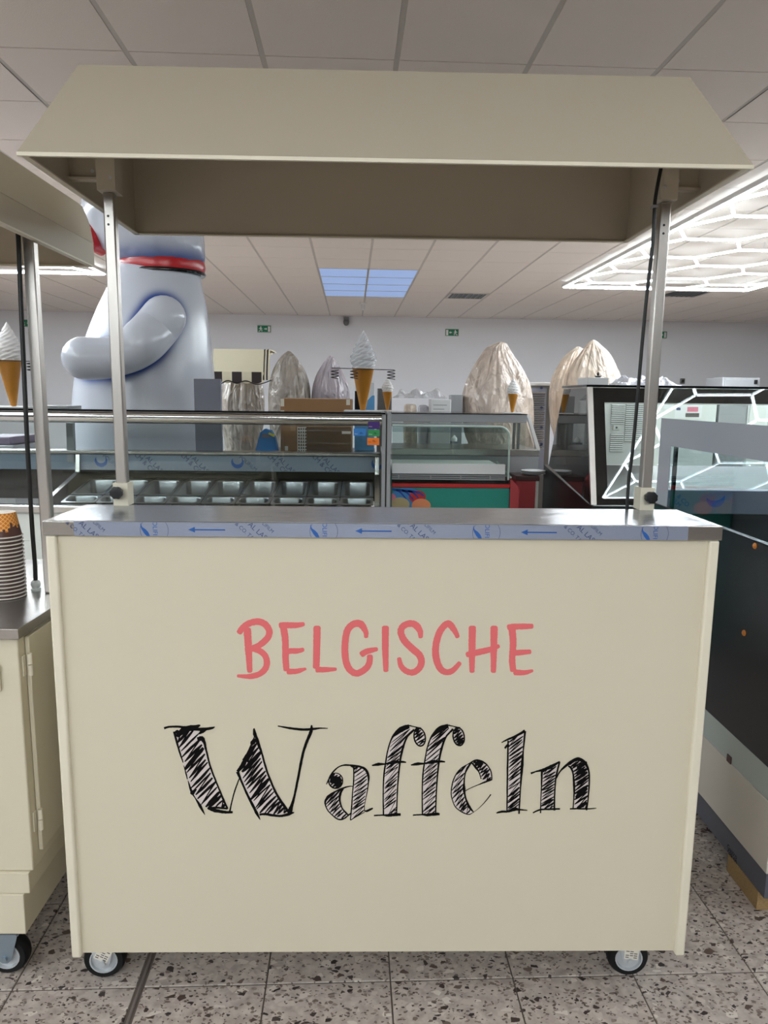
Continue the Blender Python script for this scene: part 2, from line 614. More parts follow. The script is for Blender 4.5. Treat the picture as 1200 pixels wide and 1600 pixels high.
tm = tile_mesh('floor_tile', tp - 0.0036, tp - 0.0042, 0.0029, None)
me0 = None
rest = MB()
ulo, uhi = int((U0 - tu) / tp), int((U1 - tu) / tp) - 1
vlo, vhi = int((V0 - tv) / tp), int((V1 - tv) / tp) - 1
for i in range(ulo, uhi + 1):
    for j in range(vlo, vhi + 1):
        cu, cv = tu + (i + 0.5) * tp, tv + (j + 0.5) * tp
        near = -6 <= i <= 5 and -2 <= j <= 3
        sx = 0.0
        if near:
            if me0 is None:
                o = tm.build('floor_tile', M['terrazzo'], fl)
                me0 = o.data
            else:
                o = bpy.data.objects.new('floor_tile', me0)
                COL.objects.link(o)
                o.parent = fl
            o.location = (cu, cv, 0)
            if i in (-3, -2):          # the expansion strip takes a little off these
                o.scale.x = 0.972
                o.location.x += -0.0042 if i == -3 else 0.0042
        else:
            w = (tp - 0.003) / 2
            rest.add([(cu - w, cv - w, 0), (cu + w, cv - w, 0), (cu + w, cv + w, 0), (cu - w, cv + w, 0)], [(0, 1, 2, 3)])
rest.build('floor_tile', M['terrazzo'], fl, kind='stuff')
ju = tu - 2 * tp
st = MB()
st.box(ju - 0.0038, ju + 0.0038, -1.5, 4, -0.003, -0.0008)
st.box(ju - 0.0016, ju + 0.0016, -1.5, 4, -0.0008, 0.0003)
st.build('expansion_strip', M['strip'], fl, label='dark expansion strip between terrazzo tiles')

# ceiling: a dark slab, running rails, lay-in tiles
ce = MB().box(U0, U1, V0, V1, ZC + 0.03, ZC + 0.15).build('ceiling', M['plenum'], kind='structure', rot=TH)
cu0, cv0, cp = 0.125, 2.04, 0.6
SKY = set()                    # grid cells taken by the blue light panels
pu, pv = unroom(atz(575, 440, ZC))
ski = round((pu - cu0) / cp)
skj = round((unroom(atz(580, 414, ZC))[1] - cv0) / cp)
for a in (-1, 0):
    for b in range(4):
        SKY.add((ski + a, skj + b))
cells = []
for i in range(int((U0 - cu0) / cp) - 1, int((U1 - cu0) / cp) + 1):
    for j in range(int((V0 - cv0) / cp) - 1, int((V1 - cv0) / cp) + 1):
        a0, a1 = max(cu0 + i * cp, U0), min(cu0 + (i + 1) * cp, U1)
        b0, b1 = max(cv0 + j * cp, V0), min(cv0 + (j + 1) * cp, V1)
        if a1 - a0 < 0.05 or b1 - b0 < 0.05 or (i, j) in SKY:
            continue
        c = room((a0 + a1) / 2, (b0 + b1) / 2, ZC)
        q = proj(c)
        vis = q and -60 < q[0] < 1260 and -60 < q[1] < 560 and a1 - a0 > cp - 1e-6 and b1 - b0 > cp - 1e-6
        cells.append(((c - CAM).length if vis else 999, a0, a1, b0, b1))
cells.sort()
rest = MB()
me0 = None
nt_ = 0
for k, (d, a0, a1, b0, b1) in enumerate(cells):
    if d < 900 and nt_ < 296:
        nt_ += 1
        if me0 is None:
            o = tile_mesh('ceiling_tile', cp - 0.024, cp - 0.007, 0.014, None, up=-1).build('ceiling_tile', M['ceil'], ce)
            me0 = o.data
        else:
            o = bpy.data.objects.new('ceiling_tile', me0)
            COL.objects.link(o)
            o.parent = ce
        o.location = ((a0 + a1) / 2, (b0 + b1) / 2, ZC)
    else:
        x0, x1, y0, y1 = a0 + 0.012, a1 - 0.012, b0 + 0.0035, b1 - 0.0035
        rest.add([(x0, y0, ZC), (x1, y0, ZC), (x1, y1, ZC), (x0, y1, ZC)], [(3, 2, 1, 0)])
rest.build('ceiling_tile', M['ceil'], ce, kind='stuff')
i = int((U0 - cu0) / cp)
while cu0 + i * cp < U1:
    u = cu0 + i * cp
    MB().box(u - 0.013, u + 0.013, V0, V1, ZC + 0.004, ZC + 0.02).build('ceiling_rail', M['rail'], ce)
    i += 1

WT = 0.12
MB().box(U0 - WT, U1 + WT, V1, V1 + WT, 0, ZC + 0.1).build('wall_back', M['wall'], kind='structure', rot=TH)
MB().box(U0 - WT, U1 + WT, V0 - WT, V0, 0, ZC + 0.1).build('wall_front', M['wall_dark'], kind='structure', rot=TH)
MB().box(U0 - WT, U0, V0, V1, 0, ZC + 0.1).build('wall_left', M['wall_grey'], kind='structure', rot=TH)
MB().box(U1, U1 + WT, V0, V1, 0, ZC + 0.1).build('wall_right', M['wall_grey'], kind='structure', rot=TH)

# ------------------------------------------------------------------ hexagon tube lights
LA = 0.48


def hex_segments(wu, lv):
    h = LA * sqrt(3) / 2
    segs = {}
    for ci in range(-1, int(wu / (1.5 * LA)) + 3):
        for cj in range(-2, int(lv / (2 * h)) + 3):
            cx = ci * 1.5 * LA - LA / 2 + 0.0
            cy = cj * 2 * h + (0 if ci % 2 else h)
            cx -= 0.0
            pts = [(cx + LA * cos(pi / 3 * k), cy + LA * sin(pi / 3 * k)) for k in range(6)]
            for k in range(6):
                a, b = pts[k], pts[(k + 1) % 6]
                # clip to the rectangle
                t0, t1 = 0.0, 1.0
                ok = True
                for p, q in ((-(b[0] - a[0]), a[0]), (b[0] - a[0], wu - a[0]), (-(b[1] - a[1]), a[1]), (b[1] - a[1], lv - a[1])):
                    if abs(p) < 1e-9:
                        ok = ok and q >= -1e-6
                    elif p < 0:
                        t0 = max(t0, q / p)
                    else:
                        t1 = min(t1, q / p)
                if not ok or t1 - t0 < 0.08:
                    continue
                A = (a[0] + (b[0] - a[0]) * t0, a[1] + (b[1] - a[1]) * t0)
                B = (a[0] + (b[0] - a[0]) * t1, a[1] + (b[1] - a[1]) * t1)
                key = (round((A[0] + B[0]) * 20), round((A[1] + B[1]) * 20))
                segs[key] = (A, B)
    return list(segs.values())


def lattice(u0, v1, label, single, mats=('led', 'led_back', 'led_side')):
    """one hexagon tube light: far edge at v1, near edge 4.98 m closer"""
    wu, lv, z = 2.4, 4.98, 2.82
    root = thing('hexagon_light', label, 'ceiling light', room(u0, v1, z), TH, 'hexagon tube lights', local=True)
    segs = hex_segments(wu, lv)
    segs += [((0, 0), (wu, 0)), ((0, lv), (wu, lv)), ((0, 0), (0, lv)), ((wu, 0), (wu, lv))]
    r = 0.014
    allb = MB()
    fr = MB()
    for A, B in segs:
        a, b = Vector((A[0], -A[1], 0)), Vector((B[0], -B[1], 0))
        t = (b - a).normalized()
        a2, b2 = a + t * 0.012, b - t * 0.012
        n = Vector((-t.y, t.x, 0))
        pr = [n * r, n * r * 0.6 - Vector((0, 0, r * 0.9)), -n * r * 0.6 - Vector((0, 0, r * 0.9)), -n * r, -n * r * 0.6 + Vector((0, 0, r * 0.5)), n * r * 0.6 + Vector((0, 0, r * 0.5))]
        tgt = MB() if single else allb
        tgt.loft([[a2 + p for p in pr], [b2 + p for p in pr]])
        tgt.mi[-8:] = [2, 0, 2, 1, 1, 1, 2, 2]
        if single:
            fix_normals(tgt.build('led_tube', [M[k] for k in mats], root))
    if not single:
        fix_normals(allb.build('led_tube', [M[k] for k in mats], root, kind='stuff'))
    w = 0.016
    for x0, x1, y0, y1 in ((-w, wu + w, 0.008, 0.012 + w), (-w, wu + w, -lv - w - 0.012, -lv - 0.008), (-w - 0.012, -0.008, -lv, 0), (wu + 0.008, wu + w + 0.012, -lv, 0)):
        fr.box(x0, x1, y0, y1, -0.004, 0.03)
    fr.build('frame', M['white'], root)
    for x in (0.24, 1.2, 2.16):
        for y in (-0.42, -2.49, -4.56):
            MB().tube([(x, y, 0), (x, y, ZC - z + 0.004)], 0.003, 6).build('hanger', M['zinc'], root)
    return root


lattice(2.64, 8.04, 'hexagon tube light hanging high beyond the right end of the waffle cart canopy', True)
DIM = ('led_dim', 'led_dim_back', 'led_dim_side')
REAR = ('led_dim', 'led_dim_back', 'led_dim')
lattice(2.52, 2.99, 'hexagon tube light mirrored in the black framed display case glass', False, DIM)
lattice(-5.43, 7.69, 'hexagon tube light beyond the side canopy and the white figure', True)
lattice(-5.43, 2.50, 'hexagon tube light over the aisle on the stacked cups side', False, DIM)
for u0, v1, w1 in ((-5.43, -2.6, 'left'),):
    lattice(u0, v1, 'hexagon tube light behind the photographer over the %s aisle' % w1, False, REAR)
lattice(-1.3, -3.2, 'hexagon tube light behind the photographer over the middle aisle', False, REAR)

# ------------------------------------------------------------------ blue ceiling panels, vents, small fittings
for n, (i, j) in enumerate(sorted(SKY, key=lambda t: (-t[1], t[0]))):
    u, v = cu0 + (i + 0.5) * cp, cv0 + (j + 0.5) * cp
    row = ['nearest the back wall', 'second from the back wall', 'third from the back wall', 'farthest from the back wall'][3 - (j - skj)]
    row = ['farthest from the back wall', 'third from the back wall', 'second from the back wall', 'nearest the back wall'][j - skj]
    side = 'left' if i < ski else 'right'
    t = thing('ceiling_panel_light', 'pale blue ceiling light panel, %s column, %s' % (side, row), 'ceiling light', room(u, v, ZC), TH, 'blue ceiling light panels', local=True)
    MB().box(-0.288, 0.288, -0.296, 0.296, 0.002, 0.012).build('panel', M['skypanel'], t)
    f = MB()
    for s in (-1, 1):
        f.box(s * 0.293 - 0.006, s * 0.293 + 0.006, -0.299, 0.299, -0.002, 0.014)
        f.box(-0.287, 0.287, s * 0.297 - 0.003, s * 0.297 + 0.003, -0.002, 0.014)
    f.build('frame', M['rail'], t)

for (px, py, ww, lab) in ((738, 459, 0.62, 'black slotted ceiling vent right of the blue light panels'),
                          (1060, 462, 0.5, 'black slotted ceiling vent beneath the far edge of the hexagon light')):
    p = atz(px, py, ZC)
    u, v = unroom(p)
    u = cu0 + (round((u - cu0) / cp - 0.5) + 0.5) * cp
    v = cv0 + (round((v - cv0) / cp - 0.5) + 0.5) * cp
    t = thing('ceiling_vent', lab, 'vent', room(u, v, ZC), TH, local=True)
    f = MB()
    for s in (-1, 1):
        f.box(s * 0.27 - 0.016, s * 0.27 + 0.016, -0.286, 0.286, -0.008, 0)
        f.box(-0.254, 0.254, s * 0.27 - 0.016, s * 0.27 + 0.016, -0.008, 0)
    f.build('frame', M['rail'], t)
    MB().box(-0.254, 0.254, -0.254, 0.254, -0.0015, 0).build('backing', M['black'], t)
    for k in range(7):
        y = -0.216 + k * 0.072
        MB().slab([(y - 0.006, -0.25, -0.0095), (y + 0.006, -0.25, -0.0095), (y + 0.006, 0.25, -0.0095), (y - 0.006, 0.25, -0.0095)], 0.007).build('slat', M['dark_steel'], t)

p = room(*unroom(atz(567, 473, ZC)), ZC)
t = thing('smoke_detector', 'small white detector hanging from the ceiling before the back wall', 'detector', p)
MB().lathe([(0.055, 0), (0.055, -0.02), (0.03, -0.028)], p, 16).build('base', M['white'], t, 40)
MB().lathe([(0.03, -0.028), (0.034, -0.05), (0.034, -0.10), (0.02, -0.115), (0.0, -0.116)], p, 16).build('body', M['white'], t, 40)

q = unroom(at(541, 503, 12.5))
p = room(q[0], V1, at(541, 500, 12.5).z)
t = thing('dome_camera', 'small dome camera high on the back wall above the large cone', 'camera', p, TH, local=True)
MB().box(-0.05, 0.05, -0.09, -0.001, 0.0, 0.05).build('bracket', M['grey_panel'], t, bev=0.004)
MB().lathe([(0.0, -0.11), (0.03, -0.10), (0.05, -0.075), (0.056, -0.04), (0.05, 0.0), (0, 0.0)], (0, -0.075, 0), 16).build('dome', M['dark_steel'], t, 60)


def running_sign(px, py, label, flip=1):
    q = unroom(at(px, py, 12.5))
    p = room(q[0], V1, at(px, py, 12.5).z)
    t = thing('exit_sign', label, 'exit sign', p, TH, 'green exit signs', local=True)
    w, h, y = 0.125, 0.062, -0.024
    MB().box(-w - 0.012, w + 0.012, y + 0.002, -0.001, -h - 0.012, h + 0.012).build('case', M['white'], t, bev=0.003)
    MB().box(-w, w, y, y + 0.003, -h, h).build('face', M['exit_green'], t)
    s = MB()
    f = flip
    yy = (y - 0.0012, y)
    def pr(pts):
        pts = [(a * f, b) for a, b in pts]
        s.prism(pts, 'y', *yy)
    s.lathe([(0.011, -0.0012), (0.011, 0)], (-0.062 * f, y, 0.036), 12, 'y')               # head
    pr([(-0.085, 0.02), (-0.058, 0.028), (-0.045, 0.012), (-0.058, -0.006), (-0.072, -0.008)])   # trunk
    pr([(-0.06, 0.02), (-0.03, 0.004), (-0.034, -0.003), (-0.064, 0.01)])
    pr([(-0.083, 0.02), (-0.102, -0.002), (-0.094, -0.006), (-0.076, 0.012)])
    pr([(-0.06, -0.002), (-0.036, -0.022), (-0.04, -0.05), (-0.05, -0.05), (-0.048, -0.026), (-0.07, -0.008)])
    pr([(-0.072, -0.004), (-0.084, -0.034), (-0.108, -0.04), (-0.108, -0.05), (-0.078, -0.044), (-0.06, -0.008)])
    pr([(0.0, 0.008), (0.03, 0.008), (0.03, 0.024), (0.055, 0.0), (0.03, -0.024), (0.03, -0.008), (0.0, -0.008)])
    pr([(0.07, -0.052), (0.07, 0.048), (0.112, 0.048), (0.112, -0.052)])
    s.build('pictogram', M['white'], t, label='white running figure, arrow and door')


running_sign(413, 514, 'green exit sign above the striped awning and the wrapped bags')
running_sign(707, 519, 'green exit sign above the big pinkish wrapped bag', -1)
running_sign(1038, 522, 'green exit sign beside the right canopy pole')
running_sign(47, 506, 'green exit sign half behind the pole of the side cart')
q = unroom(at(1073, 595, 12.5))
p = room(q[0], V1, at(1073, 595, 12.5).z)
t = thing('wall_socket', 'small dark box on the back wall left of the grey locker', 'socket', p, TH, local=True)
MB().box(-0.04, 0.04, -0.05, -0.001, -0.05, 0.05).build('box', M['dark_steel'], t, bev=0.006)
MB().lathe([(0.022, -0.058), (0.026, -0.05), (0.026, -0.04)], (0, 0, 0), 14, 'y').build('lens', M['black'], t)


# ================================================================== casters
def caster(parent, x, y, top, r=0.05, rz=0.0, tilt_lab=0.0, name_mat='zinc'):
    """swivel caster standing on the floor, wheel axis along y before turning by rz"""
    ct, st_ = cos(rz), sin(rz)

    def T(b):
        b.v = [(x + a * ct - c * st_, y + a * st_ + c * ct, d) for a, c, d in b.v]
        return b
    f = MB()
    w = 0.017
    for s in (-1, 1):
        yy = s * (w + 0.006)
        pl = [(-0.034, top - 0.012), (0.034, top - 0.012), (0.016, r - 0.004), (0.006, r - 0.013), (-0.006, r - 0.013), (-0.016, r - 0.004)]
        f.prism(pl, 'y', yy - 0.0015, yy + 0.0015)
    f.box(-0.036, 0.036, -w - 0.008, w + 0.008, top - 0.016, top - 0.010)
    f.box(-0.04, 0.04, -0.04, 0.04, top - 0.005, top)
    f.lathe([(0.028, top - 0.011), (0.028, top - 0.004)], (0, 0, 0), 20)
    f.lathe([(0.007, -w - 0.014), (0.007, w + 0.014)], (0, 0, r), 10, 'y')
    c = T(f).build('caster', M[name_mat], parent, 40)
    t = MB()
    t.lathe([(r * 0.62, -w + 0.001), (r * 0.66, -w), (r * 0.9, -w), (r * 0.98, -w * 0.6), (r, -w * 0.25), (r * 0.985, -0.001), (r * 0.985, 0.001), (r, w * 0.25), (r * 0.98, w * 0.6), (r * 0.9, w), (r * 0.66, w), (r * 0.62, w - 0.001)], (0, 0, r), 36, 'y')
    t.f, t.mi = t.f[:-2], t.mi[:-2]          # open ring: the hub fills it
    T(t).build('tyre', M['rubber'], c, 50)
    h = MB()
    for s in (-1, 1):
        a = s * w
        pr = [(r * 0.66, a - s * 0.004), (r * 0.66, a + s * 0.002), (r * 0.60, a + s * 0.002), (r * 0.56, a - s * 0.006), (r * 0.3, a - s * 0.003), (r * 0.26, a + s * 0.004), (0.009, a + s * 0.004)]
        h.lathe(pr if s > 0 else pr, (0, 0, r), 28, 'y')
    fix_normals(T(h).build('hub', M['zinc'], c, 35))
    if tilt_lab is not None:
        s = MB()
        a = tilt_lab
        zc, xc = r + 0.026, 0.004
        def q(dx, dz):
            return (xc + dx * cos(a) - dz * sin(a), zc + dx * sin(a) + dz * cos(a))
        yy = -w - 0.0078
        s.prism([q(-0.017, 0.022), q(0.017, 0.022), q(0.017, -0.022), q(-0.017, -0.022)], 'y', yy - 0.0006, yy)
        so = T(s).build('sticker', M['sticker'], c, label='small printed paper sticker')
        g = MB()
        for k in range(7):
            for e in range(3):
                x0 = -0.014 + e * 0.0098
                if (k * 3 + e) % 5 == 1:
                    continue
                z0 = -0.018 + k * 0.0055
                g.prism([q(x0, z0), q(x0 + 0.008, z0), q(x0 + 0.008, z0 + 0.0022), q(x0, z0 + 0.0022)], 'y', yy - 0.0008, yy - 0.0004)
        s2 = T(g)
        # printing is part of the sticker mesh
        bm = so.data
        vs = [tuple(v.co) for v in bm.vertices]
        fs = [tuple(p.vertices) for p in bm.polygons]
        off = ORG[so.name]
        n = len(vs)
        vs += [tuple(Vector(p) - off) for p in s2.v]
        nf = len(fs)
        fs += [tuple(i + n for i in f_) for f_ in s2.f]
        me = bpy.data.meshes.new('sticker')
        me.from_pydata(vs, [], fs)
        me.materials.append(M['sticker'])
        me.materials.append(M['grey_ink'])
        me.polygons.foreach_set('material_index', [0] * nf + [1] * (len(fs) - nf))
        so.data = me
    return c


# ================================================================== the waffle cart
cart = thing('food_cart', 'cream waffle cart with canopy and pink and black lettering on its front panel', 'cart')
HW, ZT, TK, DC = 0.71, 1.1378, 0.0307, 0.233
ZB = 0.1272
panel = MB().box(-0.692, 0.692, 0.010, 0.028, ZB + 0.004, ZT - TK).build('front_panel', M['cream'], cart)
for s in (-1, 1):
    b = MB()
    x0, x1 = (0.684, 0.706) if s > 0 else (-0.706, -0.684)
    b.box(x0, x1, 0.0, 0.03, ZB - 0.003, ZT - TK)
    b.build('corner_post', M['cream_light'], cart, bev=0.005, seg=3)
    x0, x1 = (0.690, 0.704) if s > 0 else (-0.704, -0.690)
    MB().prism([(0.03, ZB), (0.71, ZB), (0.71, 0.88), (0.25, 0.88), (0.23, ZT - TK), (0.03, ZT - TK)], 'x', x0, x1).build('side_panel', M['cream'], cart)
MB().box(-0.692, 0.692, 0.028, 0.71, ZB, ZB + 0.02).build('base_board', M['cream'], cart)
MB().box(-0.692, 0.692, 0.40, 0.418, ZB + 0.02, 0.86).build('back_panel', M['cream'], cart)
MB().box(-0.71, 0.71, 0.236, 0.72, 0.88, 0.91).build('worktop', M['steel'], cart, bev=0.002)
MB().box(-0.692, 0.692, 0.218, 0.232, 0.88, ZT - TK).build('riser', M['steel'], cart)
ledge = MB().box(-HW, HW, 0.0, DC, ZT - TK, ZT).build('counter_ledge', M['steel'], cart, bev=0.0016)
# protective film: over the top, folded down the front, end caps left bare
xf0, xf1 = at(115.5, 826, 0).x, at(1075, 834, 0).x
fm = MB()
fm.box(xf0, xf1, -0.0007, 0.0001, ZT - TK + 0.0004, ZT - 0.0006)
fm.build('film_front', M['film'], ledge, label='pale blue printed film over the ledge edge')
MB().prism([(-HW + 0.012, 0.006), (HW - 0.012, 0.006), (HW - 0.03, DC - 0.008), (-HW + 0.03, DC - 0.008)], 'z', ZT, ZT + 0.0005).build('film_top', M['counter'], ledge, label='clear film over the ledge top')
# print on the front film, repeated like the roll it came from
zl, zh = ZT - TK + 0.0008, ZT - 0.001
zm = (zl + zh) / 2
yp = -0.0011
blue, navy = MB(), MB()


def put_text(dst, s, px, dz, size, ang):
    v, f = text_tris(s, size)
    c = at(px, 826 + (px - 600) * 0.0085, 0)
    ca, sa = cos(ang), sin(ang)
    dst.add([(c.x + p.x * ca - p.y * sa, yp, zm + dz + p.x * sa + p.y * ca) for p in v], f)


A45 = radians(-43)
for px in (139, 403, 656, 916):
    put_text(navy, 'METAL LASER', px - 4, 0.002, 0.0155, A45)
    put_text(navy, 'POLIFILM', px + 12, 0.010, 0.0105, A45)
    put_text(navy, '& CO. TAPE', px - 18, -0.006, 0.0115, A45)
for px in (241, 506, 760, 1023):
    c = at(px, 826 + (px - 600) * 0.0085, 0)
    R0, R1 = 0.0293, 0.0285
    zc = zm - 0.002
    n = 48
    navy.add([(c.x + r * cos(2 * pi * k / n), yp, zc + r * sin(2 * pi * k / n)) for r in (R0, R1) for k in range(n)],
             [(k, (k + 1) % n, (k + 1) % n + n, k + n) for k in range(n)])
    put_text(blue, 'POLIFILM', px + 1, -0.003, 0.0135, radians(-90))
    lf = [(-0.0275, 0.014), (-0.0262, 0.009), (-0.0245, 0.0045), (-0.018, 0.000), (-0.0125, -0.006), (-0.0095, -0.013), (-0.0105, -0.018), (-0.016, -0.0145), (-0.0215, -0.008), (-0.026, 0.0), (-0.0282, 0.006)]
    tri = tessellate_polygon([[Vector((a, b, 0)) for a, b in lf]])
    blue.add([(c.x + a, yp, zm + b) for a, b in lf], tri)
for px0, px1 in ((294, 352), (555, 612), (814, 870)):
    p0 = at(px0, 826 + (px0 - 600) * 0.0085, 0)
    p1 = at(px1, 826 + (px1 - 600) * 0.0085, 0)
    z = zm - 0.0003
    blue.add([(p0.x + 0.012, yp, z + 0.0014), (p1.x, yp, z + 0.0014), (p1.x, yp, z - 0.0014), (p0.x + 0.012, yp, z - 0.0014),
              (p0.x, yp, z), (p0.x + 0.014, yp, z + 0.006), (p0.x + 0.014, yp, z - 0.006)], [(0, 3, 2, 1), (4, 6, 5)])
clip_z(blue, zl, zh).build('film_print', M['blue_ink'], ledge, label='blue arrows, feathers and lettering on the film')
clip_z(navy, zl, zh).build('film_print', M['navy_ink'], ledge, label='slanted navy lettering and circles on the film')

# ------------------------------------------------------------------ lettering on the front panel
YL = 0.010


def pan(px, py, dy=0.0):
    p = at(px, py, YL)
    return Vector((p.x, YL - dy, p.z))


SER = [0]


def ribbon(mb, pts, ws, dy, smooth=6, rough=0.0, rnd=RND):
    """a flat brush stroke through picture points, with its width in pixels at each"""
    n = len(pts)
    P = cat_rom([(p[0], p[1], 0) for p in pts], smooth) if n > 2 else [Vector((pts[0][0] + (pts[1][0] - pts[0][0]) * t / 8, pts[0][1] + (pts[1][1] - pts[0][1]) * t / 8, 0)) for t in range(9)]
    m = len(P)
    vs = []
    for i, p in enumerate(P):
        t = (P[min(i + 1, m - 1)] - P[max(i - 1, 0)])
        t = t.normalized() if t.length > 1e-6 else Vector((1, 0, 0))
        nn = Vector((-t.y, t.x, 0))
        f = i / (m - 1) * (len(ws) - 1)
        k = min(int(f), len(ws) - 2) if len(ws) > 1 else 0
        w = ws[k] + (ws[k + 1] - ws[k]) * (f - k) if len(ws) > 1 else ws[0]
        a = w / 2 * (1 + rough * rnd.uniform(-1, 1))
        b = w / 2 * (1 + rough * rnd.uniform(-1, 1))
        vs += [pan(p.x + nn.x * a, p.y + nn.y * a, dy), pan(p.x - nn.x * b, p.y - nn.y * b, dy)]
    SER[0] += 1
    sh = Vector((0, -0.0000012 * SER[0], 0))
    vs = [q_ + sh for q_ in vs]
    mb.add(vs, [(2 * i, 2 * i + 1, 2 * i + 3, 2 * i + 2) for i in range(m - 1)])


brush = MB()


def br(ox, pts, *ws):
    k = 1 / 6.6667
    q = [(ox + x * k, 955 + y * k) for x, y in pts]
    w = [v * k for v in ws]
    P = cat_rom([(a, b, 0) for a, b in q], 14)
    acc = [0.0]
    for a, b in zip(P, P[1:]):
        acc.append(acc[-1] + (b - a).length)
    tot = acc[-1]
    N = max(10, int(tot / 1.1))
    pts2, ws2 = [], []
    j = 0
    for i in range(N + 1):
        t = tot * i / N
        while j < len(P) - 2 and acc[j + 1] < t:
            j += 1
        f = (t - acc[j]) / max(1e-6, acc[j + 1] - acc[j])
        pts2.append(P[j].lerp(P[j + 1], min(1, f)))
        g = t / tot * (len(w) - 1)
        kk = min(int(g), len(w) - 2)
        ww = w[kk] + (w[kk + 1] - w[kk]) * (g - kk)
        e = min(t, tot - t) / (0.34 * ww)
        if e < 1:
            ww *= 0.45 + 0.55 * sqrt(max(0, 1 - (1 - e) ** 2))
        ws2.append(ww)
    # extend by a touch so that the brush ends stay where they were painted
    SER[0] += 1
    vs = []
    m = len(pts2)
    for i, p in enumerate(pts2):
        t = (pts2[min(i + 1, m - 1)] - pts2[max(i - 1, 0)]).normalized()
        nn = Vector((-t.y, t.x, 0))
        a = ws2[i] / 2 * (1 + 0.06 * RND.uniform(-1, 1))
        b = ws2[i] / 2 * (1 + 0.06 * RND.uniform(-1, 1))
        dd = 0.0004 + 0.000004 * SER[0]
        vs += [pan(p.x + nn.x * a, p.y + nn.y * a, dd), pan(p.x - nn.x * b, p.y - nn.y * b, dd)]
    brush.add(vs, [(2 * i, 2 * i + 1, 2 * i + 3, 2 * i + 2) for i in range(m - 1)])


br(360, [(175, 170), (188, 380), (203, 640)], 80, 74, 55)
br(360, [(85, 235), (130, 170), (200, 125), (285, 108), (360, 135), (405, 205), (385, 280), (300, 355), (215, 392)], 62, 68, 70, 68, 62)
br(360, [(215, 385), (300, 412), (360, 460), (380, 525), (365, 595), (305, 652), (220, 677), (140, 678), (68, 672)], 60, 66, 66, 58, 30)
br(360, [(553, 165), (572, 300), (575, 480), (585, 625)], 74, 70, 68, 66)
br(360, [(505, 152), (560, 145), (680, 146), (775, 132)], 66, 64, 62, 42)
br(360, [(545, 428), (620, 415), (700, 412), (770, 398)], 56, 60, 58, 40)
br(360, [(585, 628), (680, 626), (740, 612), (792, 598)], 62, 58, 50, 24)
br(360, [(903, 150), (900, 350), (893, 600)], 76, 74, 68)
br(360, [(885, 608), (1000, 608), (1108, 602)], 62, 56, 34)
br(520, [(346, 280), (342, 210), (290, 135), (215, 135), (152, 200), (128, 330), (130, 480), (155, 575), (205, 632), (262, 645), (335, 605), (380, 540), (387, 450)], 40, 76, 72, 72, 72, 70, 68, 62)
br(520, [(290, 460), (350, 420), (470, 392)], 66, 60, 40)
br(520, [(548, 150), (547, 350), (553, 632)], 74, 70, 52)
br(520, [(914, 282), (908, 205), (855, 138), (785, 131), (722, 168), (711, 232), (750, 312), (830, 392), (898, 452), (924, 522), (900, 592), (840, 636), (770, 625), (712, 572), (688, 480)], 42, 74, 68, 72, 74, 74, 70, 66, 60, 44)
br(670, [(305, 278), (265, 195), (205, 130), (142, 172), (92, 270), (70, 400), (84, 520), (130, 608), (192, 635), (255, 612), (330, 530)], 44, 70, 70, 72, 74, 70, 62, 46)
br(670, [(455, 150), (450, 380), (450, 642)], 76, 72, 52)
br(670, [(680, 150), (677, 380), (672, 642)], 78, 70, 54)
br(670, [(385, 455), (500, 430), (640, 397), (738, 358)], 58, 66, 62, 42)
br(670, [(866, 175), (878, 330), (868, 500), (880, 632)], 76, 70, 66, 66)
br(670, [(815, 172), (880, 160), (1000, 158), (1090, 155)], 62, 62, 60, 52)
br(670, [(850, 437), (950, 430), (1068, 420)], 60, 60, 46)
br(670, [(880, 634), (980, 640), (1040, 630), (1088, 615)], 62, 60, 48, 28)
brush.build('lettering', M['pink'], panel, label='pink brush lettering reading BELGISCHE')

ink, pale = MB(), MB()


def inside_spans(poly, o, d):
    """parameters where the line o + t d runs inside a polygon"""
    ts = []
    n = len(poly)
    for i in range(n):
        a, b = poly[i], poly[(i + 1) % n]
        ex, ey = b[0] - a[0], b[1] - a[1]
        den = d[0] * ey - d[1] * ex
        if abs(den) < 1e-9:
            continue
        t = ((a[0] - o[0]) * ey - (a[1] - o[1]) * ex) / den
        s = ((a[0] - o[0]) * d[1] - (a[1] - o[1]) * d[0]) / den
        if 0 <= s < 1:
            ts.append(t)
    ts.sort()
    return list(zip(ts[0::2], ts[1::2]))


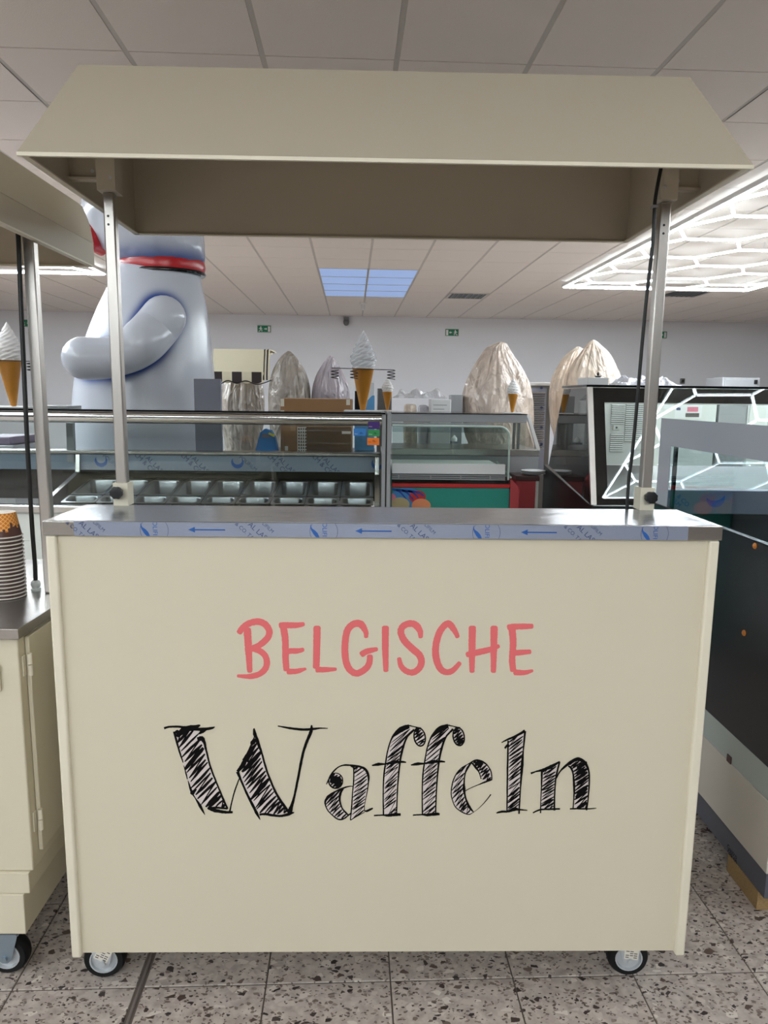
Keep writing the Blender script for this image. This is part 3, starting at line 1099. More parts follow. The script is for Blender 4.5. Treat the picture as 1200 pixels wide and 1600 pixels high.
def sketch_fill(poly, pitch, w, ang, seed, heavy=0.12, ext=0.96):
    rnd = random.Random(seed)
    tri = tessellate_polygon([[Vector((a, b, 0)) for a, b in poly]])
    pale.add([pan(a, b, 0.0002) for a, b in poly], tri)
    d = (cos(ang), -sin(ang))
    nrm = (sin(ang), cos(ang))
    pr = [p[0] * nrm[0] + p[1] * nrm[1] for p in poly]
    s = min(pr) + pitch * 0.4
    prev = None
    while s < max(pr):
        aa = ang + rnd.uniform(-0.07, 0.07)
        dd = (cos(aa), -sin(aa))
        o = (nrm[0] * s + d[0] * sum(p[0] * d[0] + p[1] * d[1] for p in poly) / len(poly), nrm[1] * s + d[1] * sum(p[0] * d[0] + p[1] * d[1] for p in poly) / len(poly))
        for t0, t1 in inside_spans(poly, o, dd):
            L = t1 - t0
            if L < w * 1.2:
                continue
            a0 = t0 + L * rnd.uniform(0, 0.10)
            a1 = t1 - L * rnd.uniform(0, 0.12)
            ww = w * rnd.uniform(0.7, 1.25) * (1.7 if rnd.random() < heavy else 1)
            p0 = (o[0] + dd[0] * a0, o[1] + dd[1] * a0)
            p1 = (o[0] + dd[0] * a1, o[1] + dd[1] * a1)
            mid = ((p0[0] + p1[0]) / 2 + rnd.uniform(-.6, .6), (p0[1] + p1[1]) / 2 + rnd.uniform(-.6, .6))
            ribbon(ink, [p0, mid, p1], [ww * 0.45, ww * 1.1, ww * 1.1, ww * 0.6], 0.0005, 3, 0.12, rnd)
            if prev and rnd.random() < 0.75:          # the zig-zag back stroke
                ribbon(ink, [prev, p0], [w * 0.7, w * 0.35], 0.0005, 3, 0.1, rnd)
            prev = p1
        s += pitch * rnd.uniform(0.75, 1.25)


def ln(ox, oy, sc_, pts, *ws, sm=6):
    k = 1 / sc_
    ribbon(ink, [(ox + x * k, oy + y * k) for x, y in pts], [w * k for w in ws], 0.0006, sm, 0.10)


def pg(ox, oy, sc_, pts):
    return [(ox + x / sc_, oy + y / sc_) for x, y in pts]


A = (250, 1120, 8.571)
sketch_fill(pg(*A, [(190, 200), (240, 420), (310, 620), (360, 820), (430, 1010), (520, 1160), (640, 1222), (900, 1222), (790, 960), (680, 680), (620, 450), (570, 270), (490, 165), (330, 150)]), 6.6, 3.6, radians(47), 3, 0.2)
ln(*A, [(190, 195), (235, 370), (280, 520), (312, 612)], 34, 26, 22, 14)
ln(*A, [(320, 650), (350, 760), (368, 835)], 8, 20, 12)
ln(*A, [(375, 850), (430, 1015), (520, 1160), (603, 1312)], 6, 34, 14, 44, 4)
ln(*A, [(415, 1035), (440, 1010), (490, 965)], 30, 60, 14)
ln(*A, [(545, 270), (590, 330), (620, 450), (680, 680), (790, 960), (850, 1110), (908, 1232)], 50, 40, 26, 24, 22, 30, 20)
ln(*A, [(225, 260), (320, 180), (420, 150)], 50, 90, 60)
ln(*A, [(500, 300), (560, 290), (590, 340)], 50, 70, 30)
ln(*A, [(300, 160), (420, 150), (540, 110)], 70, 80, 20)
ln(*A, [(520, 230), (570, 190), (620, 165)], 12, 60, 30)
ln(*A, [(55, 152), (130, 132), (270, 132), (400, 155), (560, 165), (690, 150), (735, 132)], 32, 28, 30, 44, 44, 34, 10)
ln(*A, [(635, 1222), (720, 1248), (820, 1268), (900, 1276), (975, 1274)], 20, 50, 44, 36, 30)
ln(*A, [(640, 1222), (760, 1215), (905, 1226)], 26, 30, 26)
ln(*A, [(935, 1262), (960, 1150), (1005, 980), (1068, 810)], 24, 18, 20, 14)
B = (360, 1120, 7.5)
sketch_fill(pg(*B, [(280, 190), (320, 310), (370, 440), (430, 640), (520, 860), (600, 1000), (680, 1110), (560, 1150), (350, 1135), (300, 1080), (190, 880), (115, 700), (150, 570), (215, 390)]), 6.2, 3.3, radians(47), 5, 0.15)
ln(*B, [(276, 132), (320, 290), (370, 430), (430, 640), (520, 860), (600, 1000), (690, 1120)], 14, 40, 22, 24, 26, 34, 30)
ln(*B, [(276, 140), (285, 200), (300, 240)], 20, 44, 30)
ln(*B, [(290, 215), (215, 390), (155, 550), (82, 640)], 12, 14, 60, 30)
ln(*B, [(175, 520), (215, 440), (290, 330)], 80, 60, 24)
ln(*B, [(85, 640), (120, 730), (190, 890), (290, 1090), (350, 1205)], 40, 28, 22, 30, 36, 8)
ln(*B, [(340, 1145), (410, 1138), (500, 1152), (590, 1160), (680, 1140), (748, 1118)], 22, 30, 30, 26, 36, 10)
ln(*B, [(690, 1125), (715, 1050), (750, 930), (800, 680), (850, 430), (900, 280), (945, 170), (952, 95)], 80, 40, 26, 30, 32, 34, 40, 16)
ln(*B, [(555, 106), (700, 132), (850, 148), (960, 142), (1050, 132), (1142, 134)], 12, 26, 30, 30, 18, 10)
Cc = (495, 1180, 12)
sketch_fill(pg(*Cc, [(685, 195), (780, 200), (860, 225), (940, 290), (970, 430), (960, 560), (910, 830), (895, 1040), (760, 1130), (640, 1210), (650, 1000), (665, 750), (690, 500)]), 4.6, 1.9, radians(35), 11, 0.12)
sketch_fill(pg(*Cc, [(500, 610), (430, 720), (430, 850), (470, 980), (560, 1090), (580, 1130), (500, 1190), (400, 1195), (280, 1110), (200, 1020), (160, 920), (165, 840), (250, 740), (370, 660)]), 4.4, 2.2, radians(42), 12, 0.12)
dot = [(355 + 132 * cos(k * pi / 8), 475 + 142 * sin(k * pi / 8)) for k in range(16)]
sketch_fill(pg(*Cc, dot), 4.2, 2.4, radians(40), 13, 0.2)
ln(*Cc, dot + [dot[0]], 22, 30, 18, 22)
ln(*Cc, [(250, 450), (350, 460), (450, 420)], 120, 150, 60)
ln(*Cc, [(178, 545), (240, 420), (290, 330), (390, 230), (500, 185), (620, 185), (800, 210), (900, 255), (950, 330), (972, 430), (955, 620), (915, 830), (893, 960), (897, 1040)], 14, 34, 30, 22, 32, 36, 44, 50, 44, 22, 14, 12, 18)
ln(*Cc, [(640, 200), (690, 250), (690, 500), (670, 700), (655, 950), (630, 1215)], 40, 26, 26, 22, 26, 20)
ln(*Cc, [(890, 1042), (940, 1042), (1000, 1015), (1052, 988)], 14, 44, 40, 26)
ln(*Cc, [(630, 1215), (760, 1140), (900, 1062)], 20, 12, 12)
ln(*Cc, [(690, 580), (600, 582), (500, 612), (370, 668), (250, 745), (168, 845), (160, 920), (200, 1020), (280, 1110), (400, 1197), (500, 1190), (590, 1125), (650, 1080)], 14, 24, 36, 30, 60, 34, 22, 22, 26, 30, 26, 34)
ln(*Cc, [(500, 615), (440, 720), (432, 850), (470, 980), (540, 1070), (600, 1125)], 30, 50, 36, 26, 34, 26)
Dd = (570, 1120, 7.059)
for dx, dy, sd in ((0, 0, 21), (430, -5, 31)):
    def S(p):
        return [(x + dx, y + dy) for x, y in p]
    sketch_fill(pg(*Dd, S([(490, 100), (400, 125), (315, 215), (262, 340), (232, 500), (210, 650), (205, 850), (207, 1075), (350, 1075), (360, 770), (382, 520), (412, 360), (460, 220), (530, 145)])), 4.5, 1.8, radians(40), sd, 0.12)
    bl = [(605 + 62 * cos(k * pi / 8) + 10 * sin(k * pi / 8), 222 + 98 * sin(k * pi / 8)) for k in range(16)]
    sketch_fill(pg(*Dd, S(bl)), 4.4, 2.6, radians(35), sd + 1, 0.2)
    ln(*Dd, S(bl + [bl[0]]), 16, 18, 14, 16)
    ln(*Dd, S([(490, 95), (400, 125), (310, 215), (260, 340), (230, 500), (210, 650), (203, 850), (206, 1080)]), 26, 40, 16, 14, 18, 14, 16)
    ln(*Dd, S([(330, 200), (400, 140), (490, 105)]), 20, 60, 40)
    ln(*Dd, S([(545, 138), (465, 225), (415, 360), (385, 520), (362, 770), (350, 1075)]), 26, 18, 26, 20, 16, 14)
    ln(*Dd, S([(78, 535), (150, 522), (230, 518), (310, 500), (400, 495), (456, 500)]), 12, 36, 16, 40, 26, 14)
    ln(*Dd, S([(100, 1087), (200, 1082), (260, 1085), (340, 1076), (396, 1076)]), 16, 16, 32, 36, 26)
    ln(*Dd, S([(490, 95), (545, 108), (620, 128)]), 16, 10, 24)
Ee = (690, 1170, 13.333)
sketch_fill(pg(*Ee, [(600, 290), (480, 345), (400, 400), (330, 490), (270, 600), (220, 740), (200, 880), (205, 1000), (270, 1190), (400, 1310), (550, 1365), (650, 1320), (560, 1180), (480, 1000), (455, 850), (480, 550), (530, 400)]), 5.2, 2.0, radians(45), 41, 0.1)
sketch_fill(pg(*Ee, [(640, 270), (720, 245), (800, 240), (900, 300), (1000, 420), (1045, 620), (880, 690), (810, 560), (740, 430)]), 4.8, 2.8, radians(38), 42, 0.25)
ln(*Ee, [(1045, 635), (1035, 500), (1000, 410), (920, 310), (800, 245), (690, 242), (540, 320), (400, 405), (280, 565), (215, 760), (200, 950), (230, 1080), (290, 1210), (420, 1310), (560, 1362), (640, 1330), (760, 1245), (900, 1105), (1025, 945)], 26, 26, 24, 40, 40, 18, 22, 26, 24, 20, 22, 26, 20, 8, 16, 26)
ln(*Ee, [(610, 290), (520, 430), (480, 560), (465, 760), (470, 880), (500, 1020), (560, 1180), (660, 1310)], 40, 44, 26, 30, 70, 40, 36, 60, 20)
ln(*Ee, [(470, 885), (600, 815), (750, 750), (900, 690), (1050, 630)], 20, 14, 18, 40, 40)
ln(*Ee, [(620, 280), (720, 395), (780, 490), (822, 625)], 26, 50, 24, 18)
ln(*Ee, [(700, 300), (780, 300), (850, 300)], 60, 110, 40)
Ff = (770, 1130, 7.059)
sketch_fill(pg(*Ff, [(165, 195), (250, 150), (345, 95), (330, 400), (315, 620), (290, 930), (160, 970)]), 4.6, 2.0, radians(38), 51, 0.14)
ln(*Ff, [(95, 212), (160, 178), (250, 140), (355, 82)], 10, 20, 24, 34)
ln(*Ff, [(168, 190), (162, 500), (158, 750), (155, 980)], 18, 20, 16, 14)
ln(*Ff, [(355, 85), (335, 300), (322, 460), (305, 700), (294, 880), (288, 998)], 24, 14, 34, 14, 16, 18)
ln(*Ff, [(38, 988), (100, 972), (160, 972), (240, 945), (290, 950), (380, 958)], 14, 26, 22, 44, 20, 8)
ln(*Ff, [(130, 275), (165, 240), (180, 260)], 20, 30, 10)
sketch_fill(pg(*Ff, [(540, 525), (640, 480), (722, 440), (692, 620), (678, 940), (525, 955)]), 4.4, 2.1, radians(30), 52, 0.15)
ln(*Ff, [(418, 552), (470, 532), (540, 515), (640, 478), (738, 420)], 24, 16, 26, 40, 14)
ln(*Ff, [(540, 520), (536, 700), (528, 850), (525, 990)], 26, 14, 10, 16)
ln(*Ff, [(735, 425), (695, 600), (680, 800), (678, 960)], 20, 18, 16, 22)
ln(*Ff, [(440, 986), (520, 952), (640, 945), (740, 942)], 14, 18, 22, 18)
sketch_fill(pg(*Ff, [(810, 465), (870, 415), (930, 395), (1010, 430), (1055, 520), (1062, 640), (1042, 940), (890, 935), (898, 700), (885, 560), (850, 480)]), 4.4, 2.8, radians(35), 53, 0.35)
ln(*Ff, [(700, 605), (740, 530), (820, 455), (930, 395), (1010, 430), (1055, 520), (1062, 650), (1050, 830), (1032, 958)], 14, 16, 30, 44, 36, 20, 18, 14, 18)
ln(*Ff, [(830, 470), (860, 490), (885, 560), (896, 700), (893, 820), (884, 938)], 14, 24, 18, 26, 14, 12)
ln(*Ff, [(848, 942), (940, 940), (1040, 942), (1142, 935)], 16, 18, 16, 6)
for px, py in ((986, 455), (986, 530), (986, 640), (980, 760), (986, 900)):
    ln(*Ff, [(px - 60, py + 35), (px, py), (px + 50, py - 30)], 16, 50, 18)
pale.build('lettering', M['hatch_white'], panel, label='pale fill inside the sketched letters')
ink.build('lettering', M['black_ink'], panel, label='black sketched lettering reading Waffeln')

# ------------------------------------------------------------------ poles, clamps
for s, px in ((-1, -0.6205), (1, 0.6285)):
    h = 0.0125
    po = MB().box(px - h, px + h, 0.2225 - h + 0.0125, 0.2225 + h + 0.0125, ZT + 0.012, 1.84).build('pole', M['pole'], cart, bev=0.003)
    hb = MB()
    for k in range(2):
        hb.lathe([(0.0028, 0.0), (0.0028, 0.0006)], (px - 0.002, 0.2221, 1.79 - k * 0.018), 10, 'y')
    hb.build('hole', M['black'], po)
    cl = MB()
    w = 0.0172
    for x0, x1, y0, y1 in ((px - w, px + w, 0.2145, 0.2218), (px - w, px + w, 0.2482, 0.256), (px - w, px - h - 0.0005, 0.2218, 0.2482), (px + h + 0.0005, px + w, 0.2218, 0.2482)):
        cl.box(x0, x1, y0, y1, ZT + 0.0006, ZT + 0.054)
    c = cl.build('clamp', M['cream_light'], cart)
    k = MB()
    kc = (px - 0.004 if s < 0 else px + 0.003, 0.0, ZT + 0.033)
    rings = []
    for yy, rr in ((0.214, 0.011), (0.209, 0.0135), (0.197, 0.0155), (0.1935, 0.0145), (0.1925, 0.008)):
        rings.append([Vector((kc[0] + rr * (1 - 0.10 * (0.5 + 0.5 * cos(8 * a))) * cos(a), yy, kc[2] + rr * (1 - 0.10 * (0.5 + 0.5 * cos(8 * a))) * sin(a))) for a in [2 * pi * q / 48 for q in range(48)]])
    fix_normals(k.loft(rings).build('knob', M['black'], c, 35))

# ------------------------------------------------------------------ canopy
HC, CF, CB, CZ, CT, CY = 0.712, 0.005, 0.709, 1.853, 2.146, 0.34
xo = -0.0026
t = 0.0025
can = MB()
n = Vector((0, -(CT - CZ), (CY - CF))).normalized()
can.slab([(xo - HC, CF, CZ), (xo - HC, CY, CT), (xo + HC, CY, CT), (xo + HC, CF, CZ)], -t)
can.box(xo - HC, xo + HC, CB - t, CB, CZ, CT)
can.box(xo - HC, xo + HC, CY, CB, CT - t, CT)
for s in (-1, 1):
    a = xo + s * HC
    can.prism([(CF + 0.002, CZ), (CB - t, CZ), (CB - t, CT - t), (CY, CT - t)], 'x', a - (t if s > 0 else 0), a + (0 if s > 0 else t))
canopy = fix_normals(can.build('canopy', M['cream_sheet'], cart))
rim = MB()
g, e = 0.006, 0.014
rim.box(xo - HC - 0.001, xo + HC + 0.001, CF - 0.0035, CF + 0.0035, CZ - g, CZ + 0.001)
rim.box(xo - HC + t, xo + HC - t, CB - e, CB - t, CZ - 0.003, CZ)
for s in (-1, 1):
    a = xo + s * HC
    rim.box(min(a, a - s * e), max(a, a - s * e), CF + 0.004, CB - t, CZ - 0.003, CZ)
rim.build('rim', M['cream_light'], canopy, label='folded lower rim')
for s, px in ((-1, -0.6205), (1, 0.6285)):
    w = 0.0205
    b = MB()
    b.prism([(0.212, 1.842), (0.262, 1.842), (0.262, 2.07), (0.212, 2.026)], 'x', px - w, px + w)
    a = xo + s * (HC - t)
    b.box(min(px + s * w, a), max(px + s * w, a), 0.23, 0.25, 1.868, 1.874)
    b.box(min(px + s * w, a), max(px + s * w, a), 0.245, 0.25, 1.874, 1.93)
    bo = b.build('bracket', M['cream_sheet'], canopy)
    sm = MB()
    sm.lathe([(0.0035, -0.001), (0.0035, 0.001)], (px + 0.01 * -s, 0.2115, 1.868), 10, 'y')
    for q in ((0.66, 1.89),):
        sm.lathe([(0.004, -0.002), (0.004, 0.0)], (s * q[0], 0.2445, q[1]), 10, 'y')
    sm.build('screw', M['zinc'], canopy)

# ------------------------------------------------------------------ cable down the right pole
pth = [(1033, 262), (1027, 292), (1023, 318), (1022.5, 332), (1020, 380), (1013, 460), (1007, 540), (1001, 630), (995, 710), (990, 752), (988, 790)]
pp = [at(x, y, 0.204 if y > 300 else 0.20) for x, y in pth]
pp[-1] = Vector((pp[-1].x, 0.2375, 1.125))
pp[-2] = Vector((pp[-2].x, 0.2365, pp[-2].z))
for k in range(5, 9):
    pp[k].y = 0.206 + 0.028 * (k - 4) / 4
MB().tube(cat_rom(pp, 6), 0.0042, 8).build('cable', M['cable'], cart, 60, label='black lamp cable hanging beside the pole')
ctie = at(1022.5, 323, 0.204)
MB().box(ctie.x - 0.006, ctie.x + 0.006, 0.198, 0.214, ctie.z - 0.003, ctie.z + 0.003).build('cable_tie', M['grey_panel'], cart)

# casters
for px, py, rz in ((163, 1500, 0.32), (981, 1500, 0.24)):
    p = at(px, 1498, 0.088)
    caster(cart, p.x, 0.098, ZB - 0.001, 0.05, 0.06 if px < 600 else -0.04, -0.5 if px < 600 else -0.08)
for x in (-0.6, 0.6):
    caster(cart, x, 0.61, ZB - 0.001, 0.05, 0.1, None)


# ================================================================== side cart with the stacked cups (beyond the left edge)
sx, sy = -0.82, 0.073
side = thing('food_cart', 'cream service cart with hinged side door, steel top and rounded canopy beside the waffle cart', 'cart', (sx, sy, 0))
XL = -2.15
MB().box(XL + 0.02, sx, sy + 0.012, 0.735, 0.284, 0.857).build('cabinet', M['cream'], side, bev=0.003)
MB().box(XL + 0.012, sx - 0.008, sy + 0.004, 0.745, 0.231, 0.284).build('cornice', M['cream'], side, bev=0.002)
MB().box(XL + 0.03, sx - 0.022, sy, 0.735, 0.1275, 0.231).build('plinth', M['cream'], side, bev=0.002)
d = MB().box(sx + 0.0008, sx + 0.011, 0.115, 0.71, 0.318, 0.85).build('door', M['cream'], side, bev=0.002)
for z in (0.40, 0.785):
    h = MB()
    h.tube([(sx + 0.012, 0.112, z - 0.026), (sx + 0.012, 0.112, z - 0.001)], 0.0055, 10)
    h.tube([(sx + 0.012, 0.112, z + 0.001), (sx + 0.012, 0.112, z + 0.026)], 0.0055, 10)
    h.box(sx + 0.0005, sx + 0.003, 0.098, 0.112, z - 0.024, z + 0.024)
    h.build('hinge', M['cream_light'], d, 40)
MB().box(XL, sx + 0.012, sy - 0.006, 0.76, 0.8585, 0.8832).build('worktop', M['steel'], side, bev=0.0015)
q = at(2, 1058, sy + 0.012)
MB().box(q.x - 0.25, q.x, sy + 0.004, sy + 0.0115, q.z - 0.032, q.z + 0.032).build('handle_plate', M['cream_light'], side, bev=0.003)
px = -0.866
po = MB().box(px - 0.0135, px + 0.0135, 0.36, 0.387, 0.8838, 1.80).build('pole', M['pole'], side, bev=0.003)
# canopy: sheet sides with a rounded far corner and a crease above the lower band
cz0, cz1, cz2 = 1.766, 1.828, 1.925
can = MB()
X1 = -0.842
Y0, Y1 = -0.02, 0.728


def rounded(y1, z0, z1, r):
    return [(y1 - r + r * sin(a), z1 - r + r * cos(a)) for a in [pi / 2 * k / 6 for k in range(7)]]


can.prism([(Y0, cz0), (Y1, cz0), (Y1, cz1), (Y0, cz1)], 'x', X1 - 0.004, X1)
up = [(Y0, cz1), (Y1, cz1)] + list(reversed(rounded(Y1, cz1, cz2, 0.06))) + [(Y0, cz2)]
tri = tessellate_polygon([[Vector((a, b, 0)) for a, b in up]])
off = lambda z: -(z - cz1) * 0.16
can.add([(X1 + 0.0008 + off(b), a, b) for a, b in up] + [(X1 - 0.004 + off(b), a, b) for a, b in up],
        [tuple(t) for t in tri] + [tuple(i + len(up) for i in reversed(t)) for t in tri] + [(i, (i + 1) % len(up), (i + 1) % len(up) + len(up), i + len(up)) for i in range(len(up))])
can.box(XL, X1 - 0.005, Y1 - 0.004, Y1, cz0, cz2 - 0.05)
can.prism([(XL, cz0), (X1 - 0.004, cz0), (X1 - 0.004, cz1), (X1 - 0.004 - (cz2 - cz1) * 0.16, cz2), (XL, cz2)], 'y', Y0, Y0 + 0.004)
can.box(XL, XL + 0.004, Y0, Y1, cz0, cz2)
can.box(XL, X1 - 0.018, Y0, Y1 - 0.02, cz2 - 0.004, cz2)
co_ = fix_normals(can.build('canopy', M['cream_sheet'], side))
r = MB()
r.box(X1 - 0.014, X1 + 0.0015, Y0, Y1, cz0 - 0.004, cz0)
r.box(XL, X1 - 0.014, Y1 - 0.014, Y1, cz0 - 0.004, cz0)
r.build('rim', M['cream_light'], co_)
pth = [(27, 350), (29, 380), (33, 480), (38, 590), (43, 700), (50, 820), (54.5, 880), (55.5, 906)]
gl = atz(56.5, 923, 0.8832)
pp = [at(x, y, 0.372 - 0.03 + (gl.y - 0.342) * max(0, (y - 700) / 206)) for x, y in pth]
pp[0].z += 0.05
MB().tube(cat_rom(pp + [Vector((gl.x, gl.y, 0.898))], 6), 0.0058, 8).build('cable', M['cable'], side, 60, label='black cable from canopy to worktop')
g = MB().lathe([(0.0125, 0.8834), (0.0125, 0.889), (0.009, 0.890), (0.009, 0.893), (0.0115, 0.896), (0.0125, 0.902), (0.0105, 0.909), (0.006, 0.912)], (gl.x, gl.y, 0), 18)
g.build('cable_gland', M['offwhite'], side, 50)
p = at(2, 1490, 0.10)
caster(side, -0.905, 0.112, 0.1265, 0.05, 0.0, None, 'zinc_blue')
for x, y in ((-2.05, 0.112), (-0.905, 0.64), (-2.05, 0.64)):
    caster(side, x, y, 0.1265, 0.05, 0.0, None, 'zinc_blue')

# ------------------------------------------------------------------ stack of paper cups, upside down
cb = atz(11, 931, 0.8836)
cx, cy = cb.x, cb.y
RIM, TOPR, PITCHC, NCUP = 0.0455, 0.0335, 0.0099, 17
zb0 = 0.8838
nrim = 17


def cup_mesh(z):
    b = MB()
    return b


def add_cup(z, label, top):
    t = thing('paper_cup', label, 'paper cup', (cx, cy, z), 0, 'stack of upside down paper cups')
    h = 0.062
    prof = [(RIM - 0.0015, z + 0.0035), (TOPR, z + h), (TOPR - 0.002, z + h), (TOPR - 0.003, z + h - 0.003), (0.0, z + h - 0.003)]
    b = MB()
    if top:
        n = 40
        rows = 24
        vs, fs, mi = [], [], []
        for i in range(rows + 1):
            k = i / rows
            r = RIM - 0.0015 + (TOPR - RIM + 0.0015) * k
            for j in range(n):
                a = 2 * pi * j / n
                vs.append((cx + r * cos(a), cy + r * sin(a), z + 0.0035 + (h - 0.0035) * k))
        for i in range(rows):
            for j in range(n):
                fs.append((i * n + j, i * n + (j + 1) % n, (i + 1) * n + (j + 1) % n, (i + 1) * n + j))
                drip = 8.5 + 3.2 * sin(j * 0.9) + 2.2 * sin(j * 2.3 + 1)
                mi.append(1 if i < drip else 0)
        b.v, b.f, b.mi = vs, fs, mi
        w = b.build('wall', [M['waffle_cup'], M['choc']], t, 40, label='waffle pattern with dripping chocolate')
        MB().lathe([(TOPR + 0.0003, z + h - 0.002), (TOPR, z + h), (TOPR - 0.002, z + h), (TOPR - 0.003, z + h - 0.003), (0.0, z + h - 0.003)], (cx, cy, 0), 40).build('base', M['cup_white'], t, 40)
    else:
        b.lathe([(RIM - 0.0015, z + 0.0035), (RIM - 0.0036, z + 0.0135)], (cx, cy, 0), 40)
        b.f = b.f[:-2]
        b.mi = b.mi[:-2]
        b.build('wall', M['cup_dark'], t, 40)
    rr = MB()
    rings = []
    for k in range(8):
        a = 2 * pi * k / 8
        rings.append((RIM + 0.0019 * cos(a), z + 0.0021 + 0.0019 * sin(a)))
    n = 40
    vs = [(cx + r * cos(2 * pi * j / n), cy + r * sin(2 * pi * j / n), zz) for r, zz in rings for j in range(n)]
    fs = [(i * n + j, i * n + (j + 1) % n, ((i + 1) % 8) * n + (j + 1) % n, ((i + 1) % 8) * n + j) for i in range(8) for j in range(n)]
    rr.add(vs, fs)
    fix_normals(rr.build('rim', M['cup_white'], t, 60))
    return t


# waffle lattice material: diagonal lines in the cup's own frame
wm = mat('waffle cup print', (222, 132, 40), 0.45)
nt = wm.node_tree
tc = nt.nodes.new('ShaderNodeTexCoord')
sp = nt.nodes.new('ShaderNodeSeparateXYZ')
nt.links.new(tc.outputs['Object'], sp.inputs[0])
at2 = nt.nodes.new('ShaderNodeMath'); at2.operation = 'ARCTAN2'
nt.links.new(sp.outputs['Y'], at2.inputs[0]); nt.links.new(sp.outputs['X'], at2.inputs[1])
outs = []
for sgn in (1, -1):
    ma = nt.nodes.new('ShaderNodeMath'); ma.operation = 'MULTIPLY'; ma.inputs[1].default_value = 0.036 * sgn
    nt.links.new(at2.outputs[0], ma.inputs[0])
    ad = nt.nodes.new('ShaderNodeMath'); ad.operation = 'ADD'
    nt.links.new(ma.outputs[0], ad.inputs[0]); nt.links.new(sp.outputs['Z'], ad.inputs[1])
    mu = nt.nodes.new('ShaderNodeMath'); mu.operation = 'MULTIPLY'; mu.inputs[1].default_value = 95
    nt.links.new(ad.outputs[0], mu.inputs[0])
    fr = nt.nodes.new('ShaderNodeMath'); fr.operation = 'FRACT'
    nt.links.new(mu.outputs[0], fr.inputs[0])
    lt = nt.nodes.new('ShaderNodeMath'); lt.operation = 'LESS_THAN'; lt.inputs[1].default_value = 0.2
    nt.links.new(fr.outputs[0], lt.inputs[0])
    outs.append(lt)
mxm = nt.nodes.new('ShaderNodeMath'); mxm.operation = 'MAXIMUM'
nt.links.new(outs[0].outputs[0], mxm.inputs[0]); nt.links.new(outs[1].outputs[0], mxm.inputs[1])
mx = nt.nodes.new('ShaderNodeMix'); mx.data_type = 'RGBA'
mx.inputs['A'].default_value = rgb(206, 116, 30); mx.inputs['B'].default_value = rgb(244, 186, 96)
nt.links.new(mxm.outputs[0], mx.inputs['Factor'])
nt.links.new(mx.outputs['Result'], nt.nodes['Principled BSDF'].inputs['Base Color'])
M['waffle_cup'] = wm
ztop = at(38, 838, cy).z
pitch = (ztop - zb0) / (nrim - 1)
first = None
for k in range(nrim - 1):
    lab = 'white rimmed paper cup nested in the stack under the waffle printed cup'
    if first is None:
        first = add_cup(zb0, lab, False)
        first['label'] = 'lowest paper cup of the stack, its rim on the steel worktop'
    else:
        c = copy_tree(first)
        c.location.z = zb0 + k * pitch
        c['label'] = lab
add_cup(zb0 + (nrim - 1) * pitch, 'topmost paper cup with orange waffle print and chocolate drips', True)

# ================================================================== nearer display counter at the right
RX = 1.05
rc = thing('display_counter', 'grey edged glass display counter with charcoal side standing right of the waffle cart', 'display counter', (RX, 0.283, 0))
YF, YB, XR = 0.283, 1.225, 2.6
MB().box(RX, RX + 0.02, YF, YB, 0.42, 1.008).build('side_panel', M['dark_panel'], rc, label='charcoal glossy side panel')
MB().box(RX, RX + 0.02, YF, YB, 0.3315, 0.4195).build('side_band', M['base_green'], rc)
MB().box(RX, RX + 0.02, YF, YB, 0.131, 0.3285).build('base_panel', M['base_cream'], rc, bev=0.002)
MB().box(RX + 0.004, XR, YF + 0.004, YB, 0.055, 0.131).build('plinth', M['skirt'], rc)
MB().box(RX + 0.021, XR, YF, YF + 0.02, 0.131, 0.42).build('front_base', M['base_cream'], rc)
MB().box(RX + 0.021, XR, YF, YF + 0.02, 0.42, 1.008).build('front_panel', M['dark_panel'], rc)
MB().box(XR - 0.02, XR, YF + 0.021, YB, 0.131, 1.008).build('end_panel', M['dark_panel'], rc)
MB().box(RX + 0.021, XR - 0.021, YF + 0.021, YB - 0.06, 0.80, 0.82).build('deck', M['dark_steel'], rc)
# rear riser inside, film covered, with its print
zt_, zb_ = at(1100, 766, YB - 0.05).z, at(1100, 803, YB - 0.05).z
MB().box(RX + 0.021, XR - 0.021, YB - 0.05, YB, 0.82, zb_ - 0.001).build('recess', M['blackgloss'], rc)
rs = MB().box(RX + 0.021, XR - 0.021, YB - 0.055, YB, zb_, zt_).build('riser', M['film_dull'], rc, bev=0.003)
pr = MB()
c0 = at(1118, 776, YB - 0.056)
for k in range(13):
    a0, a1 = radians(200 + k * 12), radians(212 + k * 12)
    w0, w1 = 0.012 * sin(pi * k / 13) + 0.001, 0.012 * sin(pi * (k + 1) / 13) + 0.001
    pr.add([(c0.x + (0.034 + s * w) * cos(a), YB - 0.0556, c0.z + 0.006 + (0.034 + s * w) * sin(a)) for a, w in ((a0, w0), (a1, w1)) for s in (-1, 1)], [(0, 1, 3, 2)])
v, f = text_tris('& CO.', 0.024)
c1 = at(1068, 783, YB - 0.056)
pr.add([(c1.x + p.x * cos(-0.75) - p.y * sin(-0.75), YB - 0.0556, c1.z + p.x * sin(-0.75) + p.y * cos(-0.75)) for p in v], f)
v, f = text_tris('POLIFILM', 0.022)
c1 = at(1050, 778, YB - 0.056)
pr.add([(c1.x + p.x * cos(-0.75) - p.y * sin(-0.75), YB - 0.0556, c1.z + p.x * sin(-0.75) + p.y * cos(-0.75)) for p in v], f)
clip_z(pr, zb_ + 0.001, zt_ - 0.001).build('film_print', M['blue_ink'], rs)
# curved steel ice tub rim inside
cr = [at(1150, 836, 0.62), at(1158, 830, 0.66), at(1172, 828, 0.68), at(1200, 833, 0.66), at(1240, 838, 0.64)]
for p in cr:
    p.z = 0.94
